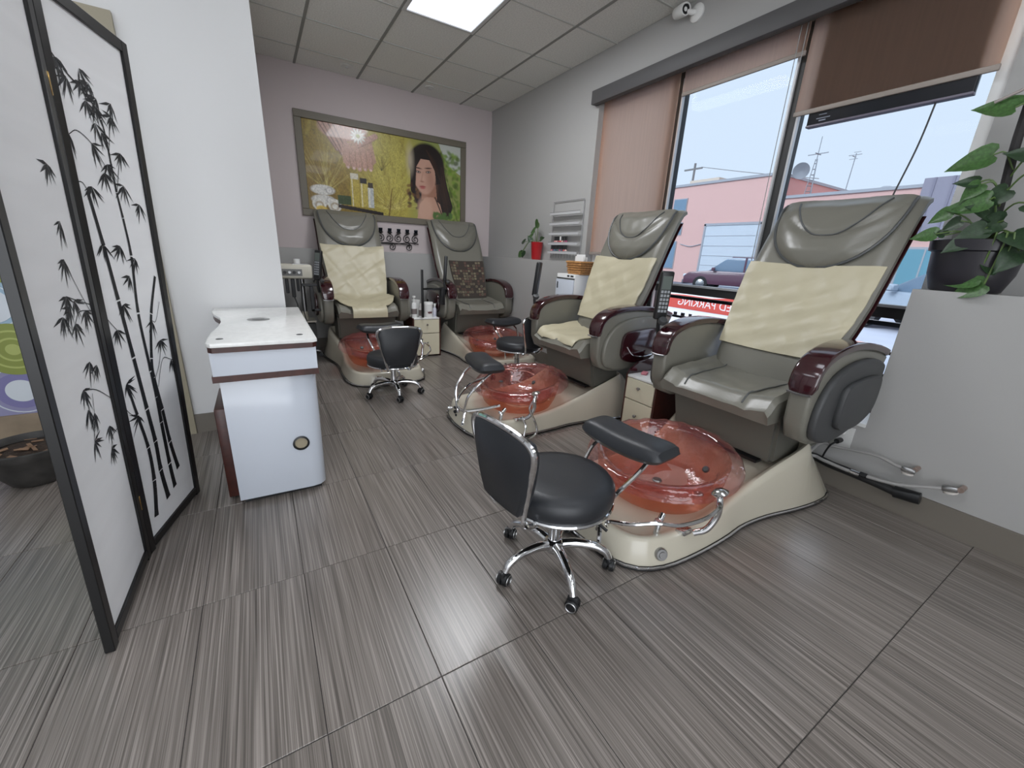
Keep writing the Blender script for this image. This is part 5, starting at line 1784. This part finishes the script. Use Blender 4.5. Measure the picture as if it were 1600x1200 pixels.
# ------------------------------------------------------------------ ledge things on the right wall
rk = thing('polish_rack', 'clear wire nail polish wall rack beside the tan blind', 'rack', (XU, 3.62, 1.17))
WIRE = mat('rack_wire', (176, 176, 178), 0.25, metal=0.5)
mb = []
for y in (-0.25, 0.25):
    mb.append(tube_data([(-0.012, y, 0.0), (-0.012, y, 0.57)], 0.0035, 6))
mb.append(tube_data([(-0.012, -0.25, 0.57), (-0.012, 0.25, 0.57)], 0.0035, 6))
for y in np.linspace(-0.20, 0.20, 9):
    mb.append(tube_data([(-0.012, y, 0.0), (-0.012, y, 0.05)], 0.0018, 5))
multi('wire_frame', mb, WIRE, rk)
ACRY = mat('rack_acrylic', (186, 186, 188), 0.3)
SHZ = (0.045, 0.135, 0.235, 0.335, 0.435)
for z in SHZ:
    s_ = box('shelf', (-0.055, -0.25, z), (-0.012, 0.25, z + 0.004), ACRY, rk)
    box('shelf_lip', (-0.057, -0.25, z), (-0.053, 0.25, z + 0.024), ACRY, s_)
    multi('shelf_wire', [tube_data([(-0.056, -0.25, z + 0.026), (-0.056, 0.25, z + 0.026)], 0.003, 6)], WIRE, s_)
rs = random.Random(8)
POL = [(150, 60, 70), (196, 120, 120), (206, 150, 140), (110, 40, 60), (60, 100, 120), (40, 60, 90), (170, 70, 110), (220, 180, 170), (90, 40, 80), (190, 60, 60), (44, 84, 62), (74, 84, 100)]
k = 0
_hue = {0: 'deep rose', 1: 'pale coral', 2: 'peach nude', 3: 'wine red', 4: 'teal', 5: 'navy blue', 6: 'magenta', 7: 'blush', 8: 'plum', 9: 'bright red', 10: 'dark green', 11: 'slate grey'}
for row, (z, ys) in enumerate(((1.17 + 0.139, [3.775, 3.745, 3.715, 3.68, 3.645, 3.61, 3.58]), (1.17 + 0.049, [3.825, 3.795, 3.765, 3.735, 3.705, 3.675, 3.645, 3.61, 3.575]))):
    for i, y in enumerate(ys):
        c = rs.randrange(10) if row == 0 else (1, 8, 4, 5, 10, 6, 11, 9, 7)[i]
        if row == 0:
            c = (1, 2, 0, 9, 7, 3, 6)[i]
        white = row == 0 and i == 3
        sc_ = 1.25
        t = thing('nail_polish', '%s nail polish bottle on the %s rack shelf' % (_hue[c], 'upper stocked' if row == 0 else 'lowest'), 'nail polish', (XU - 0.033, y, z), group='nail polish bottles on the wall rack')
        lathe('bottle', [(0, 0), (0.010, 0), (0.0115, 0.003), (0.0115, 0.026), (0.006, 0.032), (0.006, 0.034)], mat('polish_%d' % c, POL[c], 0.12, coat=0.5), t, 12)
        lathe('cap', [(0.0, 0.034), (0.008, 0.034), (0.0075, 0.066), (0.0, 0.067)], PAPER if white else BLACK, t, 10)
        t.scale = (sc_, sc_, sc_)


def leaf_mesh(name, m):
    """heart-shaped leaf, base at origin, tip along +x, normal +z"""
    if name in bpy.data.meshes:
        return bpy.data.meshes[name]
    prof = [(0.0, 0.0), (-0.10, 0.16), (-0.08, 0.30), (0.06, 0.40), (0.25, 0.40), (0.48, 0.32), (0.72, 0.18), (0.90, 0.06), (1.0, 0.0)]
    V, F = [], []
    rows = [(x, w) for x, w in prof]
    for sgn in (1, -1):
        for x, w in rows:
            V.append((x, sgn * w, 0.10 * abs(w) - 0.16 * x * x))
    mid = [(max(0.0, x), 0, -0.05 - 0.16 * x * x if 0 < x < 1 else -0.16 * x * x) for x, w in rows]
    o = len(V)
    V += mid
    n = len(rows)
    for i in range(n - 1):
        F.append((i, i + 1, o + i + 1, o + i))
        F.append((n + i + 1, n + i, o + i, o + i + 1))
    me = bpy.data.meshes.new(name)
    bm = bmesh.new()
    vl = [bm.verts.new(v) for v in V]
    for f in F:
        if len(set(f)) > 2:
            try:
                bm.faces.new([vl[i] for i in f])
            except ValueError:
                pass
    bmesh.ops.remove_doubles(bm, verts=bm.verts, dist=1e-5)
    bmesh.ops.subdivide_edges(bm, edges=list(bm.edges), cuts=1, smooth=0.6, use_grid_fill=True)
    bm.to_mesh(me)
    bm.free()
    me.materials.append(m)
    me.polygons.foreach_set('use_smooth', [True] * len(me.polygons))
    return me


def put_leaf(parent, pos, tip, nrm, size, m):
    tip = Vector(tip).normalized()
    nrm = Vector(nrm)
    nrm = (nrm - tip * nrm.dot(tip)).normalized()
    y = nrm.cross(tip)
    M = Matrix((tip, y, nrm)).transposed().to_4x4() @ Matrix.Scale(size, 4)
    M.translation = Vector(pos)
    o = bpy.data.objects.new('leaf', leaf_mesh('leaf_' + m.name, m))
    COL.objects.link(o)
    o.parent = parent
    o.matrix_local = M
    return o


rp = thing('potted_plant', 'small trailing pothos in a red pot on the window ledge', 'plant', (2.765, 4.06, 1.14))
lathe('pot', [(0.0, 0.0), (0.052, 0.0), (0.055, 0.006), (0.068, 0.185), (0.071, 0.19), (0.066, 0.192), (0.062, 0.17)], RED, rp, 28, cap=False)
lathe('soil', [(0.062, 0.168), (0.0, 0.172)], SOIL, rp, 16)
ls = [((-0.02, -0.03, 0.40), (0.1, 0.6, -0.35), 0.10), ((-0.02, 0.03, 0.315), (0, 0.8, -0.1), 0.09), ((-0.03, 0.07, 0.25), (0, 1, 0.1), 0.085), ((-0.04, 0.20, 0.195), (0, 1, 0), 0.075), ((-0.06, 0.235, 0.06), (0, 0.8, -0.4), 0.08), ((-0.02, -0.09, 0.22), (0, -1, 0.3), 0.06), ((-0.03, 0.24, 0.09), (0, 0.2, -1), 0.07), ((-0.05, 0.05, 0.20), (-0.3, 0.3, 0.6), 0.06)]
for p, tip, s in ls:
    put_leaf(rp, p, tip, (-0.6, -0.75, 0.35), s * 1.2, LEAFD if s < 0.08 else LEAF)
    tube('stem', [(0, 0, 0.165), (p[0] * 0.5, p[1] * 0.5, max(0.2, p[2] * 0.75)), p], 0.003, STEM, rp, n=5, per=4)

cb = thing('small_cabinet', 'white small cabinet under the wicker basket behind the second chair', 'cabinet', (2.565, 3.09, 0))
box('body', (-0.11, -0.135, 0.02), (0.11, 0.135, 1.035), WHITEM, cb, bev=0.004)
dr = box('door', (-0.122, -0.13, 0.03), (-0.111, 0.13, 0.985), WHITE, cb, bev=0.003)
box('handle', (-0.13, 0.095, 0.90), (-0.121, 0.105, 0.96), CHAR, dr)
box('door_gap', (-0.115, -0.13, 0.988), (-0.109, 0.13, 1.0), CHAR, cb)
boxes('vent', [((-0.113, -0.11, 1.01), (-0.109, -0.07, 1.025)), ((-0.113, -0.05, 1.01), (-0.109, -0.02, 1.025))], BLACK, cb)
boxes('foot', [((-0.09, -0.12, 0), (-0.06, -0.09, 0.02)), ((-0.09, 0.09, 0), (-0.06, 0.12, 0.02)), ((0.06, -0.12, 0), (0.09, -0.09, 0.02)), ((0.06, 0.09, 0), (0.09, 0.12, 0.02))], BLACK, cb)
bk = thing('wicker_basket', 'wicker basket holding white papers on the small cabinet', 'basket', (2.565, 3.03, 1.035))
for k in range(6):
    z = 0.008 + k * 0.02
    w, d = 0.085 + 0.003 * k, 0.065 + 0.003 * k
    loop = [(-d, -w, z), (d, -w, z), (d, w, z), (-d, w, z)]
    path = []
    for i in range(4):
        a, b = Vector(loop[i]), Vector(loop[(i + 1) % 4])
        for q in range(8):
            p = a.lerp(b, q / 8)
            nn = Vector((b - a)).cross(Vector((0, 0, 1))).normalized()
            path.append(p + nn * 0.003 * (1 if (q + k) % 2 else -1))
    v, f = tube_data(path, 0.010, 6, True)
    pd('woven_band', v, f, WICK, bk)
box('basket_base', (-0.065, -0.085, 0.0), (0.065, 0.085, 0.01), WICK, bk)
pp_ = thing('paper_stack', 'white papers standing in the wicker basket', 'paper', (2.565, 3.03, 1.047))
for k, (x, a, h) in enumerate(((-0.02, 0.08, 0.15), (0.0, -0.05, 0.165), (0.02, 0.1, 0.145))):
    box('sheet', (x - 0.002, -0.06, 0.0), (x + 0.002, 0.06, h), PAPER, pp_, rot=(a * 0.3, 0, 0))

# ------------------------------------------------------------------ big pothos on the right ledge
bp = thing('potted_pothos', 'large pothos in a dark pot on the right wall ledge', 'plant', (2.795, 0.57, 1.115))
_pot = lathe('pot', [(0.0, 0.0), (0.082, 0.0), (0.09, 0.006), (0.108, 0.08), (0.114, 0.175), (0.124, 0.18), (0.127, 0.225), (0.118, 0.228), (0.112, 0.20)], mat('dark_plum_pot', (38, 36, 42), 0.4, coat=0.2), bp, 40, cap=False)
lathe('soil', [(0.112, 0.195), (0.0, 0.2)], SOIL, bp, 20)
for _o in bp.children:
    for _v in _o.data.vertices:
        _v.co.y *= 1.32
tube('moss_pole', [(-0.02, -0.03, 0.19), (-0.02, -0.015, 0.42), (-0.025, 0.0, 0.60), (-0.03, 0.005, 0.76)], 0.016, mat('dark_pole', (46, 44, 44), 0.8), bp, n=8)
tube('twig', [(-0.03, -0.12, 0.86), (-0.05, -0.03, 0.83), (-0.06, 0.03, 0.80), (-0.065, 0.10, 0.77)], 0.006, mat('pale_twig', (160, 150, 146), 0.7), bp, n=6)
tube('twig', [(-0.05, -0.03, 0.83), (-0.05, -0.05, 0.77), (-0.045, -0.04, 0.72)], 0.006, mat('pale_twig', (160, 150, 146), 0.7), bp, n=6)
BL = [((-0.075, 0.030, 0.735), (0, 0.9, 0.25), 0.125, 0), ((-0.075, 0.045, 0.565), (0, 0.95, -0.22), 0.135, 0), ((-0.09, 0.045, 0.45), (0, 0.5, -0.6), 0.075, 0), ((-0.08, 0.06, 0.46), (-0.2, 0.9, 0.1), 0.07, 1),
      ((-0.075, 0.055, 0.365), (0, 0.95, 0.0), 0.085, 0), ((-0.10, 0.0, 0.385), (0, 0.8, -0.3), 0.11, 0), ((-0.075, 0.115, 0.345), (0, 0.8, -0.5), 0.075, 0), ((-0.09, 0.135, 0.25), (0, 1, -0.15), 0.085, 0),
      ((-0.08, 0.07, 0.305), (0, 0.7, -0.5), 0.065, 1), ((-0.08, 0.105, 0.245), (0, 0.5, 0.3), 0.05, 1), ((-0.09, -0.06, 0.30), (0, 0.8, -0.3), 0.11, 1), ((-0.10, -0.02, 0.27), (-0.2, 0.6, -0.4), 0.10, 1),
      ((-0.09, -0.05, 0.07), (0, 0.9, -0.2), 0.12, 0), ((-0.11, -0.08, 0.04), (0, 0.8, -0.5), 0.105, 0), ((-0.09, -0.10, 0.10), (-0.1, 0.5, 0.4), 0.08, 1), ((-0.09, -0.09, 0.54), (0, 0.6, 0.2), 0.10, 1), ((-0.09, -0.11, 0.47), (0, -0.5, 0.2), 0.09, 1),
      ((-0.10, -0.12, 0.36), (-0.2, -0.5, -0.2), 0.11, 1), ((-0.10, -0.10, 0.25), (-0.3, -0.4, -0.3), 0.12, 1), ((-0.05, -0.02, 0.33), (-0.4, 0.4, 0.2), 0.10, 1), ((-0.09, -0.04, 0.42), (0, 0.6, -0.6), 0.09, 1), ((-0.08, -0.15, 0.62), (0, 0.3, 0.5), 0.09, 1), ((-0.11, 0.02, 0.22), (-0.3, 0.5, -0.4), 0.08, 1), ((-0.10, -0.14, 0.18), (-0.3, 0.2, -0.5), 0.10, 1)]
for p, tip, s, d in BL:
    put_leaf(bp, p, tip, (-0.75, -0.35, 0.5), s * 1.12, LEAFD if d else LEAF)
    b0 = Vector((-0.03, -0.02, 0.20 if p[2] < 0.35 else min(0.7, p[2] - 0.06)))
    md = (b0 + Vector(p)) / 2 + Vector((-0.015, 0, 0.035))
    if p[2] < 0.15:
        md = Vector((-0.115, p[1] - 0.01, 0.25))
    tube('stem', [b0, md, p], 0.0035, STEM, bp, n=5, per=4)

# ------------------------------------------------------------------ plumbing and power on the right wall
PVC = mat('grey_pipe', (150, 148, 146), 0.4)
t = thing('water_pipe', 'upper grey water supply hose with valve on the right wall', 'pipe', (XR, 0.62, 0.27))
tube('hose', [(-0.20, 0.24, -0.05), (-0.06, 0.246, -0.026), (-0.06, 0.19, -0.022), (-0.06, 0.107, -0.007), (-0.06, 0.0, 0.009), (-0.06, -0.08, -0.006), (-0.055, -0.115, -0.008)], 0.008, PVC, t, n=8)
vl = lathe('valve', [(0.0, 0.0), (0.014, 0.0), (0.018, 0.02), (0.012, 0.05), (0.0, 0.05)], STEEL, t, 12, loc=(-0.055, -0.105, -0.01), rot=(PI / 2, 0, 0))
lathe('valve_handle', [(0.0, 0.0), (0.024, 0.0), (0.024, 0.008), (0.0, 0.01)], mat('valve_handle_grey', (196, 190, 184), 0.4), vl, 12, loc=(0, -0.012, 0.025), rot=(PI / 2, 0, 0))
tube('stub', [(-0.055, -0.15, 0.0), (-0.002, -0.15, 0.0)], 0.011, mat('copper_stub', (170, 150, 140), 0.3, metal=0.7), t, n=10, straight=True)
t = thing('water_pipe', 'lower grey water supply hose with valve running above the baseboard', 'pipe', (XR, 0.55, 0.19))
tube('hose', [(-0.25, 0.36, -0.01), (-0.115, 0.32, -0.015), (-0.11, 0.266, -0.02), (-0.105, 0.157, -0.027), (-0.10, 0.10, -0.025), (-0.095, -0.04, -0.008), (-0.075, -0.14, 0.025), (-0.06, -0.20, 0.045)], 0.009, PVC, t, n=8)
lathe('coupling', [(0.0, -0.02), (0.013, -0.02), (0.013, 0.02), (0.0, 0.02)], CHROME, t, 12, loc=(-0.102, 0.12, -0.026), rot=(PI / 2, 0, 0))
lathe('coupling', [(0.0, -0.015), (0.014, -0.015), (0.014, 0.015), (0.0, 0.015)], BLACK, t, 12, loc=(-0.10, 0.085, -0.023), rot=(PI / 2, 0, 0))
vl = lathe('valve', [(0.0, 0.0), (0.014, 0.0), (0.018, 0.02), (0.012, 0.05), (0.0, 0.05)], STEEL, t, 12, loc=(-0.06, -0.19, 0.045), rot=(PI / 2 - 0.3, 0, 0))
lathe('valve_handle', [(0.0, 0.0), (0.026, 0.0), (0.026, 0.008), (0.0, 0.01)], mat('valve_handle_grey', (196, 190, 184), 0.4), vl, 12, loc=(0, -0.012, 0.025), rot=(PI / 2, 0, 0))
tube('stub', [(-0.06, -0.245, 0.06), (-0.002, -0.245, 0.06)], 0.012, mat('copper_stub', (170, 150, 140)), t, n=10, straight=True)
t = thing('drain_hose', 'thick black drain hose lying along the right wall', 'hose', (XR, 0.6, 0.14))
tube('hose', [(-0.30, 0.40, -0.02), (-0.09, 0.31, 0.015), (-0.07, 0.186, 0.006), (-0.065, 0.013, 0.0), (-0.06, -0.09, -0.01)], 0.021, RUBBER, t, n=12)
tube('end_cap', [(-0.06, -0.09, -0.01), (-0.058, -0.17, 0.0), (-0.057, -0.185, 0.002)], 0.030, BLACK, t, n=14, straight=True)
t = thing('wall_outlet', 'white wall outlet with plugs under the window', 'outlet', (XR, 0.80, 0.30))
box('plate', (-0.008, -0.048, -0.065), (0.0, 0.048, 0.065), mat('outlet_plate', (200, 200, 198), 0.4), t, bev=0.003)
tube('plug', [(-0.006, 0.0, -0.02), (-0.045, 0.004, -0.022)], 0.014, BLACK, t, n=10, straight=True)
tube('power_cord', [(-0.045, 0.004, -0.022), (-0.07, 0.02, -0.05), (-0.075, 0.032, -0.10), (-0.07, 0.04, -0.15)], 0.005, BLACK, t, n=6)
tube('white_plug', [(-0.006, 0.0, 0.028), (-0.04, 0.002, 0.028)], 0.013, WHITEM, t, n=10, straight=True)
tube('white_cord', [(-0.04, 0.002, 0.028), (-0.07, 0.03, 0.04), (-0.09, 0.07, 0.07)], 0.004, WHITEM, t, n=6)

# ------------------------------------------------------------------ ceiling fittings
for (x, y, lab) in ((1.012, 5.11, 'small round ceiling sprinkler left of the poster centre'), (1.893, 5.11, 'small round ceiling sprinkler near the back corner')):
    t = thing('sprinkler', lab, 'sprinkler', (x, y, ZC), group='ceiling sprinklers')
    lathe('escutcheon', [(0.06, 0.004), (0.06, -0.002), (0.045, -0.006), (0.0, -0.006)], mat('sprinkler_pale', (200, 200, 196), 0.5), t, 20, cap=False)
    lathe('head', [(0.012, -0.005), (0.012, -0.012), (0.02, -0.013), (0.02, -0.016), (0.0, -0.016)], LFR, t, 12, cap=False)
sq = thing('security_camera', 'white security camera on the wall above the window blinds', 'camera', (XU, 2.36, 2.85))
lathe('mount', [(0.0, 0.0), (0.055, 0.0), (0.055, 0.012), (0.03, 0.03), (0.0, 0.03)], WHITEM, sq, 24, rot=(0, -PI / 2, 0))
tube('bracket', [(-0.02, 0.0, 0.0), (-0.05, 0.02, -0.002), (-0.07, 0.05, 0.01)], 0.018, WHITEM, sq, n=10)
hd = lathe('housing', [(0.0, -0.06), (0.028, -0.058), (0.038, -0.045), (0.04, 0.05), (0.037, 0.062), (0.030, 0.062), (0.030, 0.055), (0.0, 0.055)], WHITEM, sq, 28, loc=(-0.075, 0.085, 0.02), rot=(0.35, -1.75, 0.95))
lathe('lens', [(0.030, 0.050), (0.028, 0.058), (0.014, 0.059), (0.012, 0.05), (0.0, 0.052)], BLACK, hd, 24, cap=False)

# ------------------------------------------------------------------ facial steamer trolley left of the back-left chair
st = thing('facial_machine', 'cream facial machine on a trolley stand beside the white wall block', 'facial machine', (0.315, 4.86, 0))
box('console', (-0.135, -0.13, 0.845), (0.155, 0.13, 0.985), mat('machine_cream', (206, 202, 188), 0.4), st, bev=0.02, seg=3)
cp = box('control_panel', (-0.12, -0.134, 0.875), (0.06, -0.129, 0.94), mat('panel_grey', (120, 120, 118), 0.4), st)
for k in range(4):
    lathe('dial', [(0.0, 0.01), (0.013, 0.01), (0.015, 0.0)], STEEL if k % 2 else CHAR, cp, 12, loc=(-0.095 + 0.042 * k, -0.134, 0.908), rot=(PI / 2, 0, 0))
lathe('glass_jar', [(0.03, 0.0), (0.03, 0.05), (0.028, 0.05), (0.028, 0.0)], PAPER, st, 14, loc=(0.03, 0.0, 0.985), cap=False)
box('top_tray', (-0.02, -0.1, 0.985), (0.13, 0.09, 0.99), STEEL, st)
tube('column', [(0.06, 0.0, 0.06), (0.06, 0.0, 0.85)], 0.022, STEEL, st, n=12, straight=True)
tube('column_sleeve', [(0.06, -0.0, 0.06), (0.06, 0.0, 0.50)], 0.03, mat('machine_cream', (206, 202, 188)), st, n=12, straight=True)
boxes('handpiece', [((-0.10, -0.10, 0.70), (-0.07, -0.07, 0.845)), ((-0.05, -0.11, 0.66), (-0.015, -0.08, 0.845)), ((0.0, -0.11, 0.72), (0.025, -0.085, 0.845))], BLACK, st, bev=0.005)
tube('hose', [(-0.03, -0.10, 0.66), (-0.01, -0.11, 0.55), (-0.04, -0.10, 0.40), (0.03, -0.05, 0.30)], 0.006, BLACK, st, n=6)
box('lower_shelf', (-0.10, -0.13, 0.40), (0.15, 0.13, 0.415), mat('machine_cream', (206, 202, 188)), st)
box('power_unit', (0.02, -0.11, 0.10), (0.145, 0.11, 0.385), CHAR, st, bev=0.008)
for k in range(5):
    a = 2 * PI * k / 5
    tube('leg', [(0.05, 0.0, 0.075), (0.05 + 0.11 * math.cos(a), 0.14 * math.sin(a), 0.06), (0.05 + 0.125 * math.cos(a), 0.16 * math.sin(a), 0.03)], 0.012, STEEL, st, n=8)
    lathe('caster', [(0.0, -0.012), (0.022, -0.012), (0.022, 0.012), (0.0, 0.012)], BLACK, st, 12, loc=(0.05 + 0.125 * math.cos(a), 0.16 * math.sin(a), 0.022), rot=(PI / 2, 0, a))
